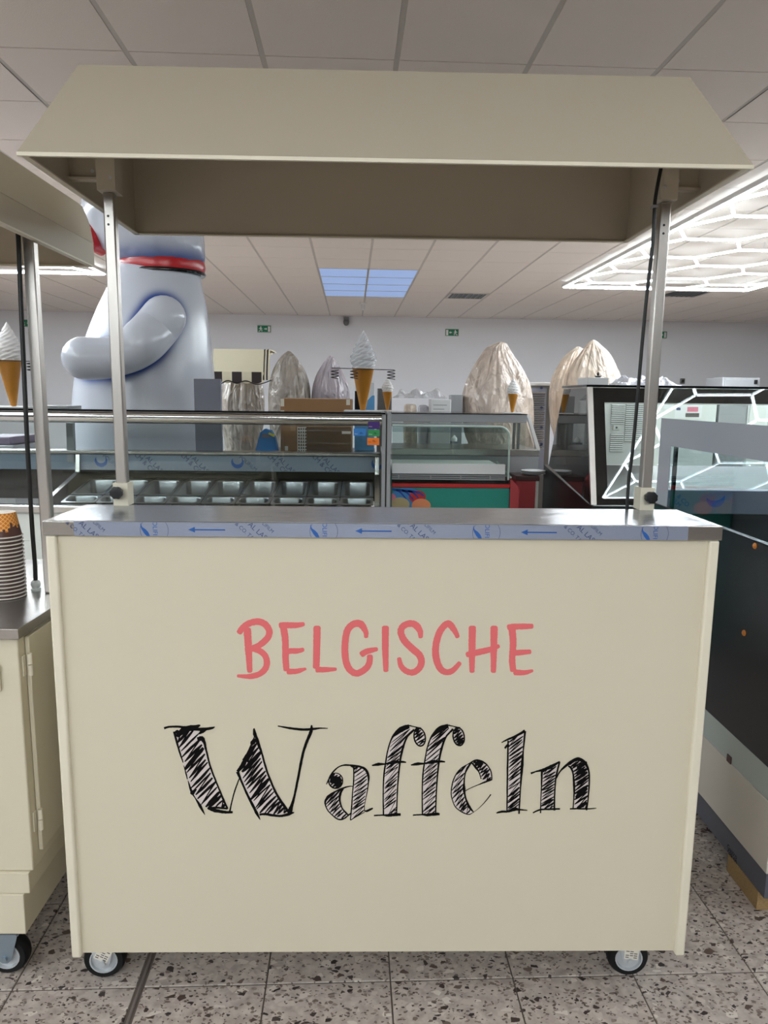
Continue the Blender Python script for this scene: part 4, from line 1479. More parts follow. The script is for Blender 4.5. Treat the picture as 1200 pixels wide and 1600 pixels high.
# end glass with its grey printed border
g = 0.006
ZG0, ZG1 = 1.013, 1.333
MB().box(RX + 0.006, RX + 0.006 + g, YF + 0.002, YB - 0.004, ZG0, ZG1 - 0.002).build('end_glass', M['eglass'], rc)
yb1 = atx(1046.5, 700, RX).y
zb1 = atx(1046.5, 697, RX).z
bd = MB()
bd.box(RX + 0.0035, RX + 0.0058, yb1, YB, ZG0, ZG1)
bd.box(RX + 0.0035, RX + 0.0058, YF, yb1, zb1, ZG1 - 0.0)
bd.build('glass_border', M['silk'], rc, label='opaque grey border printed on the end glass')
MB().box(RX + 0.013, RX + 0.019, yb1 - 0.03, yb1 - 0.004, ZG0, zb1).build('glass_seal', M['blackgloss'], rc)
MB().box(RX + 0.02, XR - 0.02, YF + 0.004, YF + 0.010, ZG0, 1.33).build('front_glass', M['eglass'], rc)
MB().box(RX + 0.0005, RX + 0.0195, YF, YB, 1.0085, 1.0125).build('seal', M['black'], rc)
oc = MB()
for px, py in ((1180, 853), (1163, 989)):  # two small raised orange dots on the charcoal side
    p = atx(px, py, RX)
    MB().lathe([(0.0, -0.006), (0.006, -0.005), (0.009, -0.002), (0.009, 0.0)], (RX, p.y, p.z), 14, 'x').build('cap', M['orange'], rc, 40, label='small raised orange dot')
p = atx(1140, 1186, RX)
MB().box(RX - 0.003, RX, p.y - 0.012, p.y + 0.012, p.z - 0.011, p.z + 0.011).build('latch', M['maroon'], rc)
# handwriting on the plinth
for s_, py in (('Gastro', 1331), ('588,00', 1340)):
    v, f = text_tris(s_, 0.022)
    c = atx(1144, py, RX + 0.004)
    b = MB()
    b.add([(RX + 0.0034, c.y - p_.x * 0.95, c.z + p_.y) for p_ in v], f)
    b.build('handwriting', M['black_ink'], rc)
ft = MB().box(RX + 0.001, RX + 0.10, YF + 0.03, YF + 0.20, 0.001, 0.0545)
ft.build('support_block', M['chipboard'], rc, label='raw chipboard block under the plinth')
for x, y in ((XR - 0.14, YF + 0.03), (XR - 0.14, YB - 0.2), (RX + 0.03, YB - 0.2)):
    MB().box(x, x + 0.1, y, y + 0.17, 0.001, 0.0545).build('support_block', M['chipboard'], rc)


# ================================================================== long gelato display case behind the cart
AY = 2.15                                  # front plane
ax0 = at(20, 660, AY).x - 0.9
ax1 = at(611, 660, AY).x
za_t, za_b = at(300, 641.5, AY).z, at(300, 662, AY).z
gc = thing('gelato_case', 'long steel and glass gelato display case with empty pans behind the waffle cart', 'display case', ((ax0 + ax1) / 2, AY, 0))
ABK = 2.70
top = MB().box(ax0, ax1 - 0.03, AY - 0.005, ABK, za_t - 0.006, za_t).build('top_glass', M['eglass'], gc)
MB().box(ax0, ax1 - 0.03, AY - 0.009, AY - 0.0055, za_t - 0.008, za_t + 0.001).build('glass_edge', M['blackgloss'], gc, label='dark polished front edge of the glass top')
tb = MB()
zc, rr = (za_t + za_b) / 2 - 0.004, (za_t - za_b) / 2 - 0.002
prof = [(AY + 0.012 - rr * 0.55 * cos(a), zc + rr * sin(a)) for a in [-pi / 2 + pi * k / 12 for k in range(13)]]
tb.prism(prof + [(AY + 0.03, zc + rr), (AY + 0.03, zc - rr)], 'x', ax0 + 0.001, ax1 - 0.046)
tb.build('top_rail', M['chrome'], gc, 60, label='polished half round top rail')
pz1 = za_t + 0.004
pst = MB()
pst.box(ax1 - 0.045, ax1 - 0.026, AY - 0.004, AY + 0.03, 0.6, za_t - 0.01)
pst.box(ax1 - 0.019, ax1, AY - 0.004, ABK, 0.6, pz1)
pst.build('end_frame', M['grey_panel'], gc, bev=0.002)
MB().box(ax1 - 0.0255, ax1 - 0.0195, AY, ABK - 0.01, 0.6, za_t - 0.01).build('gasket', M['black'], gc)
xl = at(110, 690, AY + 0.3).x
lp = MB().slab([at(105, 722, AY + 0.46), at(116, 722, AY + 0.46), at(113.5, 661, AY + 0.46), at(103, 661, AY + 0.46)], -0.03)
lp.build('glass_support', M['grey_panel'], gc)
MB().box(ax0, ax1 - 0.046, AY - 0.006, AY - 0.001, 0.80, za_b + 0.004).build('front_glass', M['fglass2'] if 'fglass2' in M else M['glass'], gc)
zf_ = at(450, 789, AY + 0.04).z
bd = MB()
bd.box(ax0, ax1 - 0.05, AY + 0.0, ABK, 0.02, 0.66)
bd.box(ax0, ax1 - 0.05, AY, AY + 0.02, 0.661, zf_ - 0.046)
bd.build('body', M['offwhite'], gc)
fr = MB()
fr.box(ax0, ax1 - 0.05, AY - 0.02, AY + 0.03, zf_ - 0.045, zf_ - 0.003)
fr.build('front_rail', M['chrome'], gc, bev=0.008, seg=3)
# pan deck: slopes gently down to the front glass
ydf, ydb = AY + 0.04, 2.60
zf, zbk = at(450, 789, AY + 0.04).z, at(450, 751.5, 2.60).z
dk = MB().slab([(ax0, ydf, zf - 0.16), (ax1 - 0.05, ydf, zf - 0.16), (ax1 - 0.05, ydb, zbk - 0.16), (ax0, ydb, zbk - 0.16)], -0.01)
dk.build('deck', M['dark_steel'], gc)
zr1 = at(300, 711, 2.62).z
zr0 = at(300, 735.5, 2.62).z
MB().box(ax0, ax1 - 0.046, 2.655, ABK, zbk - 0.12, zr0 - 0.002).build('recess', M['blackgloss'], gc)
rs = MB().box(ax0, ax1 - 0.046, 2.62, ABK, zr0, zr1).build('riser', M['film_dull'], gc)
MB().box(ax0, ax1 - 0.046, 2.60, ABK, zr1, zr1 + 0.022).build('rear_ledge', M['steel'], gc, bev=0.006, seg=3)
ink2, ink3 = MB(), MB()
zm2 = (zr0 + zr1) / 2
for px in (158, 238, 310, 371, 445, 515, 590):
    x = at(px, 722, 2.62).x
    if px in (158, 371, 590):
        for k in range(14):
            a0, a1 = radians(150 + k * 17), radians(150 + (k + 1) * 17)
            w0, w1 = 0.010 * sin(pi * k / 14) + 0.001, 0.010 * sin(pi * (k + 1) / 14) + 0.001
            ink2.add([(x + (0.03 + s * w) * cos(a), 2.6194, zm2 + 0.012 + (0.03 + s * w) * sin(a)) for a, w in ((a0, w0), (a1, w1)) for s in (-1, 1)], [(0, 1, 3, 2)])
        v, f = text_tris('POLIFILM', 0.03)
        if px < 580:
          ink3.add([(x + 0.06 + p.x * cos(-.7) - p.y * sin(-.7), 2.6194, zm2 + p.x * sin(-.7) + p.y * cos(-.7)) for p in v], f)
    else:
        for t_, dx in (('METAL LASER', 0), ('FILM & CO.', -0.045)):
            v, f = text_tris(t_, 0.038)
            ink3.add([(x + dx + p.x * cos(-.8) - p.y * sin(-.8), 2.6194, zm2 + p.x * sin(-.8) + p.y * cos(-.8)) for p in v], f)
clip_z(ink2, zr0 + 0.002, zr1 - 0.002).build('film_print', M['blue_ink'], rs)
clip_z(ink3, zr0 + 0.002, zr1 - 0.002).build('film_print', M['navy_ink'], rs)
wl = MB()
for xx in (ax1 - 0.075, at(82, 750, 2.3).x):
    wl.prism([(ydf, 0.665), (2.655, 0.665), (2.615, zr1 + 0.0), (2.60, zr0 - 0.01), (ydf, zf + 0.015)], 'x', xx, xx + 0.022)
    wl.build('end_wall', M['steel'], gc, bev=0.002)
    wl = MB()

# pans: one row at the back, one at the front, each sunk in the sloping deck
def make_pan(x, y0, y1, label, grp):
    ang = atan2(zbk - zf, ydb - ydf)
    w, d = 0.0868, (y1 - y0) / 2 - 0.003
    yc = (y0 + y1) / 2
    zc = zf + (yc - ydf) * math.tan(ang) + 0.002
    t = thing('gelato_pan', label, 'pan', (x, yc, zc), 0, grp)

    def ring(hw, hd, r, z, n=5):
        pts = []
        for qx, qy, a0 in ((1, 1, 0), (-1, 1, 90), (-1, -1, 180), (1, -1, 270)):
            for k in range(n):
                a = radians(a0 + 90 * k / (n - 1))
                px, py = qx * (hw - r) + r * cos(a), qy * (hd - r) + r * sin(a)
                pts.append(Vector((x + px, yc + py * cos(ang) - z * sin(ang), zc + py * sin(ang) + z * cos(ang))))
        return pts
    b = MB()
    b.loft([ring(w, d, 0.008, -0.004), ring(w, d, 0.008, 0.0), ring(w - 0.012, d - 0.012, 0.028, 0.0005), ring(w - 0.015, d - 0.015, 0.028, -0.004), ring(w - 0.02, d - 0.02, 0.03, -0.14), ring(w - 0.03, d - 0.03, 0.025, -0.146)], cap=False)
    n = len(ring(w, d, 0.008, 0))
    k = len(b.v)
    b.add([], [])
    b.f.append(tuple(range(k - n, k)))
    b.mi.append(0)
    b.build('body', M['pan'], t, 35)
    return t


M['pan'] = mat('pan steel', (150, 152, 156), 0.28, 1)
M['pan'].use_backface_culling = False
xr = ax1 - 0.082
names = ['first', 'second', 'third', 'fourth', 'fifth', 'sixth', 'seventh', 'eighth', 'ninth', 'tenth']
pw = 0.1775
for row, (y0, y1) in enumerate(((2.245, 2.405), (2.41, 2.592))):
    pass
for r, (y0, y1, rn) in enumerate(((ydf + 0.002, 2.315, 'front row'), (2.32, 2.598, 'back row'))):
    for k in range(9):
        make_pan(xr - pw * (k + 0.5), y0, y1, 'empty steel gelato pan, %s in the %s counted from the price tags' % (names[k], rn), 'gelato pans, ' + rn)

# crumpled clear wrap lying on the pans, left part
def crumple(name, label, cat, p0, wx, wy, hz, material, seed, nx=36, ny=26, base=0.0):
    b = MB()
    vs = []
    o = Vector((seed * 3.1, seed * 1.7, 0))
    for i in range(nx + 1):
        for j in range(ny + 1):
            u, v = i / nx, j / ny
            ed = min(1, 6 * min(u, 1 - u, v, 1 - v))
            h = hz * ed * (0.25 + 0.75 * abs(noise.noise(Vector((u * 5, v * 4, 0)) + o)) * 2 + 0.16 * abs(noise.noise(Vector((u * 14, v * 11, 3)) + o)))
            jx = 0.03 * noise.noise(Vector((u * 3, v * 3, 9)) + o)
            jy = 0.05 * noise.noise(Vector((u * 3, v * 3, 19)) + o)
            vs.append((p0[0] + (u - 0.5) * wx + jx, p0[1] + (v - 0.5) * wy + jy, p0[2] + base + h))
    fs = [(i * (ny + 1) + j, (i + 1) * (ny + 1) + j, (i + 1) * (ny + 1) + j + 1, i * (ny + 1) + j + 1) for i in range(nx) for j in range(ny)]
    b.add(vs, fs)
    o_ = b.build(name, material, None, 70)
    return tag(o_, label, cat)


# price tags stuck on the front glass
def price_tag(x0, y0, x1, y1, m, label, lines, parent=gc):
    a, c = at(x0, y0, AY - 0.007), at(x1, y1, AY - 0.007)
    t = MB().box(a.x, c.x, AY - 0.0078, AY - 0.0062, c.z, a.z).build('price_tag', m, parent, label=label)
    for s_, px, py, size, mm in lines:
        v, f = text_tris(s_, size)
        p = at(px, py, AY - 0.008)
        b = MB().add([(p.x + q_.x, AY - 0.0081, p.z + q_.y) for q_ in v], f)
        b.build('writing', mm, t)


price_tag(575.3, 659, 593, 670.5, M['purple_tag'], 'purple price tag', [('Preis', 579, 666.6, 0.008, M['white'])])
price_tag(575, 671.2, 593, 682, M['green_tag'], 'green price tag', [('Preis', 579, 678.6, 0.008, M['white']), ('26.-', 587, 677, 0.014, M['black_ink'])])
price_tag(573.8, 684, 592.5, 695.5, M['orange_tag'], 'orange price tag', [('Preis', 577.5, 690.5, 0.007, M['black_ink']), ('75.-', 585, 689.5, 0.014, M['black_ink'])])
price_tag(552.5, 669.5, 571.5, 681, M['blue_tag'], 'blue price tag', [('Preis', 556.5, 678, 0.008, M['white']), ('30.-', 565, 677, 0.014, M['black_ink'])])


# ================================================================== display cones
def display_cone(px, ztop_px, zcone_px, ybase_px, rpx, Y, base_z, label, clear, wires=False, tilt=0.0):
    """oversize soft serve cone on a small white stand; sizes read off at distance Y"""
    b = at(px, ybase_px, Y)
    x = b.x
    zt = at(px, ztop_px, Y).z
    zc = at(px, zcone_px, Y).z
    pxm = (at(px + 1, ybase_px, Y).x - b.x)
    R = rpx * pxm
    t = thing('display_cone', label, 'ice cream cone', (x, Y, base_z))
    bw = R * 1.35
    MB().box(x - bw, x + bw, Y - bw * 0.8, Y + bw * 0.8, base_z + 0.0006, base_z + max(0.006, R * 0.10)).build('base', M['white'], t, bev=0.0015)
    z0 = base_z + max(0.006, R * 0.10)
    tx = x + tilt
    MB().lathe([(R * 0.16, z0 + 0.0003), (R * 0.2, z0 + 0.004), (R * 0.80, zc - 0.004), (R * 0.84, zc), (R * 0.74, zc + 0.002), (0, zc + 0.002)], (0, 0, 0), 28)
    c = MB()
    rings = []
    for r, z in [(R * 0.16, z0 + 0.0003), (R * 0.2, z0 + 0.004)] + [(R * (0.2 + 0.58 * k / 8), z0 + 0.004 + (zc - z0 - 0.004) * k / 8) for k in range(1, 9)] + [(R * 0.70, zc + 0.003)]:
        k = (z - z0) / (zc - z0)
        rings.append([Vector((x + tilt * (1 - k) + r * cos(2 * pi * j / 28), Y + r * sin(2 * pi * j / 28), z)) for j in range(28)])
    c.loft(rings)
    c.build('cone', M['cone'], t, 50)
    s = MB()
    rings = []
    n, NZ = 72, 64
    for i in range(NZ + 1):
        k = i / NZ
        z = zc + 0.0032 + (zt - zc) * k
        env = R * (0.80 + 0.22 * min(1, k * 4)) if k < 0.22 else R * 1.02 * (1 - ((k - 0.22) / 0.78) ** 1.25) + 0.001
        step = (k * 5.2) % 1
        ring = []
        for j in range(n):
            a = 2 * pi * j / n
            tw = a - k * 7.5
            lob = 0.5 + 0.5 * cos(8 * tw)
            lay = 1 - 0.16 * (abs(((k * 6.0 + a / (2 * pi)) % 1) - 0.5) * 2) ** 3
            r = env * (0.84 + 0.16 * lob ** 0.7) * lay
            ring.append(Vector((x + r * cos(a), Y + r * sin(a), z)))
        rings.append(ring)
    s.loft(rings)
    s.build('swirl', M['swirl_clear'] if clear else M['swirl'], t, 60)
    if wires:
        wz = zc - 0.004
        half = 48 * pxm
        w = MB()
        w.tube([(x - half, Y - R * 0.9, wz + 0.006), (x + half, Y - R * 0.9, wz)], 0.0022, 6)
        w.build('wire_bar', M['wire'], t, 60)
        for dx in (-half + 0.017, half - 0.017, -R * 0.62):
            sp = []
            for k in range(49):
                a = 2 * pi * k / 16
                rr = 0.020
                sp.append((x + dx + rr * cos(a), Y - R * 0.9 - (0.024 if abs(dx) < half - 0.03 else 0) + rr * sin(a), wz - 0.0025 - 0.046 * k / 48))
            MB().tube(sp, 0.0022, 6).build('spring_holder', M['wire'], t, 60)
    return t


M['swirl_clear'] = mat('clear soft serve', (212, 215, 220), 0.12, spec=0.7)
M['swirl_clear'].node_tree.nodes['Principled BSDF'].inputs['Alpha'].default_value = 0.5
TOPZ = za_t
display_cone(567, 517, 577, 638, 21.5, 2.36, TOPZ, 'large amber display cone with clear swirl and wire cone holders on the gelato case', True, True)
display_cone(19, 504, 564, 633, 22.5, 2.36, TOPZ, 'large amber display cone by the side cart pole, seen left of the white figure', False, True, 0.008)
display_cone(605, 590, 613, 639, 9.6, 2.52, pz1 if False else TOPZ, 'small amber cone with white swirl at the right end of the gelato case', False)
pl = at(80, 637, 2.45)
MB_ = MB().box(pl.x - 0.11, pl.x + 0.11, 2.40, 2.58, TOPZ + 0.0005, TOPZ + 0.012).build('metal_plate', M['grey_panel'], None, bev=0.002)
tag(MB_, 'flat grey plate lying on the gelato case beside the white figure', 'plate')

# ================================================================== second glass case behind it
BY = 3.2
bx0, bx1 = at(600, 650, BY).x, at(824, 650, BY).x
zb_t, zb_b = at(720, 646, BY).z, at(720, 660, BY).z
zdk = at(820, 713, BY).z
bc = thing('glass_case', 'grey framed glass case with a slanting right end, behind the teal freezer', 'display case', ((bx0 + bx1) / 2, BY, 0))
BYB = 3.75
xe = at(842, 704, BY).x
MB().box(bx0, bx1, BY, BY + 0.04, zb_b, zb_t - 0.004).build('top_rail', M['grey_panel'], bc, bev=0.003)
MB().box(bx0, bx1, BY - 0.006, BYB, zb_t - 0.0035, zb_t + 0.001).build('top_glass', M['blackgloss'], bc, label='dark edged top sheet')
MB().slab([(bx1 - 0.004, BY + 0.002, zb_t - 0.005), (bx1 + 0.016, BY + 0.002, zb_t - 0.005), (xe + 0.01, BY + 0.002, zdk + 0.045), (xe - 0.014, BY + 0.002, zdk + 0.045)], 0.03).build('end_post', M['white'], bc, label='slanting pale end post')
for px in (803, 810):
    p = at(px, 680, BY + 0.05)
    MB().box(p.x - 0.008, p.x + 0.008, BY + 0.045, BY + 0.06, zdk + 0.045, zb_b - 0.001).build('mullion', M['dark_steel'], bc)
MB().box(bx0, xe + 0.006, BY - 0.002, BYB, zdk, zdk + 0.044).build('deck_rail', M['steel'], bc, bev=0.003)
MB().box(bx0, xe, BY, BYB - 0.01, 0.02, zdk - 0.001).build('body', M['grey_panel'], bc)
MB().slab([(bx1 - 0.01, BY + 0.035, zb_t - 0.006), (bx1 - 0.01, BYB, zb_t - 0.006), (xe - 0.02, BYB, zdk + 0.045), (xe - 0.02, BY + 0.035, zdk + 0.045)], 0.005).build('end_glass', M['glass'], bc)
MB().box(bx0, bx1 - 0.004, BY + 0.012, BY + 0.017, zdk + 0.045, zb_b - 0.001).build('front_glass', M['glass'], bc)
display_cone(800.5, 591, 616, 642, 9.8, 3.35, zb_t + 0.001, 'small amber cone with white swirl before the big pinkish wrapped bag', False)

# ================================================================== teal freezer with glass top
FY = 2.55
fx0, fx1 = ax1 + 0.02, at(797, 760, FY).x
fz = lambda y: at(700, y, FY).z
fz_ = thing('chest_freezer', 'teal ice cream freezer with red edge and curved glass top behind the cart', 'freezer', ((fx0 + fx1) / 2, FY, 0))
FB = 3.12
MB().box(fx0, fx1 - 0.002, FY, FB, 0.002, fz(762.5)).build('body', M['teal'], fz_)
MB().box(fx0, fx1, FY - 0.006, FY + 0.02, fz(762), fz(755.5)).build('edge_band', M['red'], fz_, bev=0.004)
MB().box(fx0, fx1 - 0.01, FY - 0.003, FY + 0.02, fz(755), fz(750.5)).build('dark_band', M['blackgloss'], fz_)
vt = MB().box(fx0, fx1 - 0.03, FY + 0.006, FY + 0.02, fz(750), fz(741.5)).build('vent', M['black'], fz_)
for y in (743.0, 746.0, 748.8):
    MB().box(fx0, fx1 - 0.03, FY - 0.002, FY + 0.006, fz(y) - 0.003, fz(y) + 0.003).build('slat', M['grey_panel'], vt)
for px in (623, 673, 720, 766):
    x = at(px, 745, FY).x
    MB().box(x - 0.003, x + 0.003, FY - 0.004, FY + 0.005, fz(749.5), fz(742)).build('bar', M['grey_panel'], vt)
MB().box(fx0, fx1 - 0.03, FY + 0.004, FY + 0.02, fz(741), fz(725)).build('front_trim', M['white'], fz_, bev=0.003)
MB().box(fx0, fx1 - 0.03, FY + 0.021, FB, fz(738), fz(732)).build('inner_floor', M['offwhite'], fz_)
# rounded red end pillar
pp = [(fx1 - 0.028, 0.06), (fx1 + 0.045, 0.06), (fx1 + 0.045, fz(764)), (fx1 + 0.038, fz(757)), (fx1 + 0.022, fz(750)), (fx1 - 0.004, fz(741.5)), (fx1 - 0.028, fz(741.5))]
e = MB().prism([(fx1 + 0.001, 0.004), (fx1 + 0.05, 0.004), (fx1 + 0.05, fz(764)), (fx1 + 0.04, fz(757)), (fx1 + 0.024, fz(752)), (fx1 + 0.001, fz(748))], 'y', FY - 0.012, FB)
e.build('end_pillar', M['dred'], fz_, bev=0.008, seg=3)
# curved glass hood: front sheet with a rounded top corner, pale edge strip
gx1 = at(797, 700, FY).x
cr = 0.06
zt0, zt1 = fz(750) , fz(666)
outl = [(fx0, zt0), (gx1, zt0)] + [(gx1 - cr + cr * cos(a), zt1 - cr + cr * sin(a)) for a in [pi / 2 * k / 6 for k in range(7)]] + [(fx0, zt1)]
MB().prism(outl, 'y', FY + 0.022, FY + 0.027).build('hood_glass', M['cglass'], fz_)
edge = [Vector((gx1, FY + 0.022, zt0))] + [Vector((a, FY + 0.022, b)) for a, b in outl[2:]]
MB().tube(edge, 0.006, 8).build('hood_edge', M['gedge'], fz_, 60)
MB().box(fx0, gx1 - cr, FY + 0.028, FB, zt1 - 0.006, zt1).build('hood_top', M['cglass'], fz_)
MB().box(fx0, gx1 - 0.02, FY + 0.03, FY + 0.05, fz(676), fz(666.5)).build('hood_rail', M['eglass'], fz_)
MB().slab([at(775, 722, FY + 0.4), at(777, 720, FY + 0.4), at(798, 744, FY + 0.03), at(796, 746, FY + 0.03)], 0.01).build('side_edge', M['gedge'], fz_)
# printed scoops on the front
yy = FY - 0.0015


def disc(cx_, cy_, rx, ry, m, name='print'):
    c = at(cx_, cy_, yy)
    k = at(cx_ + 1, cy_, yy).x - c.x
    b = MB()
    b.add([(c.x + rx * k * cos(2 * pi * q / 28), yy - 0.0002 * len(PR), c.z + ry * k * sin(2 * pi * q / 28)) for q in range(28)], [tuple(reversed(range(28)))])
    b.v = [(max(p[0], fx0 + 0.002), p[1], p[2]) for p in b.v]
    PR.append(b.build(name, m, fz_))


PR = []
M['p_sand'] = mat('sand print', (176, 158, 116), 0.5)
M['p_peach'] = mat('peach print', (222, 138, 92), 0.5)
M['p_pink'] = mat('pink print', (214, 120, 140), 0.5)
M['p_lblue'] = mat('light blue print', (52, 128, 186), 0.5)
M['p_dblue'] = mat('deep blue print', (22, 58, 150), 0.5)
disc(636, 778, 26, 16, M['p_lblue'])
for k in range(4):
    b = MB()
    pts = [(610 + k * 9, 764 + k * 1.0), (624 + k * 10, 768 + k * 0.5), (638 + k * 8, 784 - k * 3)]
    P = [at(x, y, yy - 0.001) for x, y in pts]
    C_ = cat_rom(P, 8)
    vs = []
    for p in C_:
        vs += [(p.x, yy - 0.0012, p.z + 0.006), (p.x, yy - 0.0012, p.z - 0.006)]
    b.add(vs, [(2 * q, 2 * q + 1, 2 * q + 3, 2 * q + 2) for q in range(len(C_) - 1)])
    b.v = [(max(p[0], fx0 + 0.002), p[1], p[2]) for p in b.v]
    PR.append(b.build('print', M['p_dblue'], fz_))
disc(652, 776, 13, 10, M['red'])
disc(613, 780, 6, 9, M['p_pink'])
disc(625, 788, 15, 11, M['p_sand'])
disc(658, 790, 15, 11, M['p_peach'])

# ================================================================== red cabinet, louvered steel cabinet
RY = 3.3
x0, x1 = at(806, 760, RY).x, at(842, 760, RY).x
zt = at(820, 740, RY).z
xm = at(837, 760, RY).x
c = thing('counter_cabinet', 'red sided counter cabinet with dark brown top right of the teal freezer', 'cabinet', ((x0 + x1) / 2, RY, 0))
RY2 = 2.95
x0, x1, xm = at(806, 765, RY2).x, at(841, 765, RY2).x, at(836.5, 765, RY2).x
x0 = max(x0, fx1 + 0.06)
zt = at(820, 744, RY2).z
MB().box(x0, xm, RY2, RY2 + 0.22, 0.02, zt - 0.03).build('front_panel', M['dred'], c)
MB().box(xm + 0.001, x1, RY2 - 0.004, RY2 + 0.22, 0.02, zt - 0.03).build('edge_strip', M['offwhite'], c)
MB().box(x0 - 0.004, x1 + 0.004, RY2 - 0.012, RY2 + 0.225, zt - 0.029, zt).build('top', M['maroon'], c, bev=0.003)
px_ = at(833, 742, RY2 + 0.1).x
for k in range(3):
    t = MB().lathe([(0.0, zt + 0.001 + k * 0.009), (0.055, zt + 0.001 + k * 0.009), (0.075, zt + 0.007 + k * 0.009), (0.078, zt + 0.0095 + k * 0.009), (0.07, zt + 0.0095 + k * 0.009), (0.05, zt + 0.005 + k * 0.009), (0.0, zt + 0.005 + k * 0.009)], (px_, RY2 + 0.1, 0), 28)
    o = t.build('plate', M['white'], None, 50)
    tag(o, 'white plate on the red sided cabinet, %s of three stacked' % ['lowest', 'middle', 'topmost'][k], 'plate', 'plates on the red cabinet')

LY = 4.95
x0, x1 = at(815, 640, LY).x, at(861, 640, LY).x
zt = at(840, 603, LY).z
lc = thing('louvered_cabinet', 'tall steel cabinet with slotted front between the wrapped bags', 'cabinet', ((x0 + x1) / 2, LY, 0))
xs = at(853, 640, LY).x
MB().box(x0, x1, LY, LY + 0.5, 0.02, zt).build('body', M['dark_steel'], lc, bev=0.004)
MB().box(x0 - 0.01, x1 + 0.005, LY - 0.01, LY + 0.5, zt + 0.001, zt + 0.03).build('top', M['white'], lc, bev=0.006)
MB().box(x0 + 0.004, xs, LY - 0.006, LY - 0.001, 0.75, zt - 0.02).build('front_sheet', M['film'], lc)
for k in range(26):
    z = zt - 0.05 - k * 0.0195
    MB().slab([(x0 + 0.02, LY - 0.007, z), (xs - 0.012, LY - 0.007, z), (xs - 0.012, LY - 0.015, z - 0.010), (x0 + 0.02, LY - 0.015, z - 0.010)], 0.002).build('slat', M['steel'], lc)
for py in (606, 637, 668, 694):
    p = at(846, py, LY - 0.016)
    MB().prism([(p.x + 0.016 * cos(a) * (1 if k % 2 else .6), p.z + 0.014 * sin(a) * (1 if k % 2 else .6)) for k, a in enumerate([2 * pi * q / 12 for q in range(12)])], 'y', LY - 0.0168, LY - 0.016).build('film_mark', M['navy_ink'], lc)

# ================================================================== black framed display case with leaning front glass
GT = radians(16.5)
GY0, GZ0 = 2.085, at(960, 789, 2.085).z                       # bottom edge of the leaning glass
GZ1 = at(1050, 606.5, 2.27).z
GY1 = GY0 + (GZ1 - GZ0) * math.tan(GT)
gx0 = at(922, 700, 2.15).x
gx1 = gx0 + 1.9
bf = thing('display_case', 'black framed display case whose leaning front glass mirrors the tube lights', 'display case', (gx0, GY0, 0))


def lean(x, k, d=0.0):
    """point on the leaning front plane, k from bottom 0 to top 1, d outwards"""
    y = GY0 + (GY1 - GY0) * k - d * cos(GT)
    z = GZ0 + (GZ1 - GZ0) * k + d * sin(GT)
    return Vector((x, y, z))


MB().slab([lean(gx0 + 0.03, 0, 0), lean(gx1, 0, 0), lean(gx1, 1, 0), lean(gx0 + 0.03, 1, 0)], -0.006).build('front_glass', M['fglass'], bf)
bl = at(946, 700, GY0 + 0.1).x
kb = 0.075
ktop = 1 - 0.125
bb = MB()
d = -0.0075
for q in ([lean(gx0 + 0.03, 0, d), lean(bl, 0, d), lean(bl, 1, d), lean(gx0 + 0.03, 1, d)],
          [lean(bl, ktop, d), lean(gx1, ktop, d), lean(gx1, 1, d), lean(bl, 1, d)],
          [lean(bl, 0, d), lean(gx1, 0, d), lean(gx1, kb, d), lean(bl, kb, d)]):
    bb.slab(q, -0.003)
bb.build('glass_border', M['blackprint'], bf, label='black border printed behind the front glass')
sp = MB()
sp.slab([lean(gx0, 0, 0.004), lean(gx0 + 0.028, 0, 0.004), lean(gx0 + 0.028, 1, 0.004), lean(gx0, 1, 0.004)], -0.018)
sp.build('front_post', M['pole'], bf, label='bright steel front edge post')
sp = MB()
sp.slab([lean(bl + 0.002, ktop - 0.008, -0.011), lean(gx1, ktop - 0.008, -0.011), lean(gx1, ktop, -0.011), lean(bl + 0.002, ktop, -0.011)], -0.004)
sp.build('trim_strip', M['white'], bf)
lb = MB()  # glowing bar added out of sight to brighten the case and cabinet
lb.slab([lean(bl + 0.03, 0.90, -0.03), lean(gx1 - 0.03, 0.90, -0.03), lean(gx1 - 0.03, 0.94, -0.03), lean(bl + 0.03, 0.94, -0.03)], -0.012)
lb.build('fill_light_bar', M['fill_glow'], bf, label='unseen glowing bar added behind the border to brighten the case')
# left end glass (trapezoid, smoked) with black edges
yb1, yb0 = atx(880, 607, gx0).y, atx(856, 727, gx0).y
zb0_ = atx(856, 727, gx0).z
SX = gx0 + 0.004
quad = [(GY0 + 0.02, GZ0), (yb0, zb0_), (yb1, GZ1 - 0.004), (GY1 + 0.02, GZ1 - 0.004)]
MB().prism(quad, 'x', SX, SX + 0.006).build('end_glass', M['dglass'], bf)
ed = MB()
ed.prism([(GY0 + 0.02, GZ0), (GY0 + 0.07, GZ0), (GY1 + 0.06, GZ1 - 0.004), (GY1 + 0.02, GZ1 - 0.004)], 'x', SX + 0.007, SX + 0.012)
ed.prism([(yb0 - 0.07, zb0_), (yb0, zb0_), (yb1, GZ1 - 0.004), (yb1 - 0.04, GZ1 - 0.004)], 'x', SX + 0.007, SX + 0.012)
ed.build('end_border', M['blackprint'], bf)
MB().box(gx0 - 0.002, gx1, GY1 + 0.002, yb1 + 0.02, GZ1 + 0.0005, GZ1 + 0.012).build('top', M['blackgloss'], bf)
MB().prism([(GY0 - 0.02, 0.03), (yb0 + 0.10, 0.03), (yb0 + 0.10, zb0_ - 0.005), (GY0 + 0.02, GZ0 - 0.004), (GY0 - 0.02, GZ0 - 0.01)], 'x', gx0, gx1).build('body', M['black'], bf)
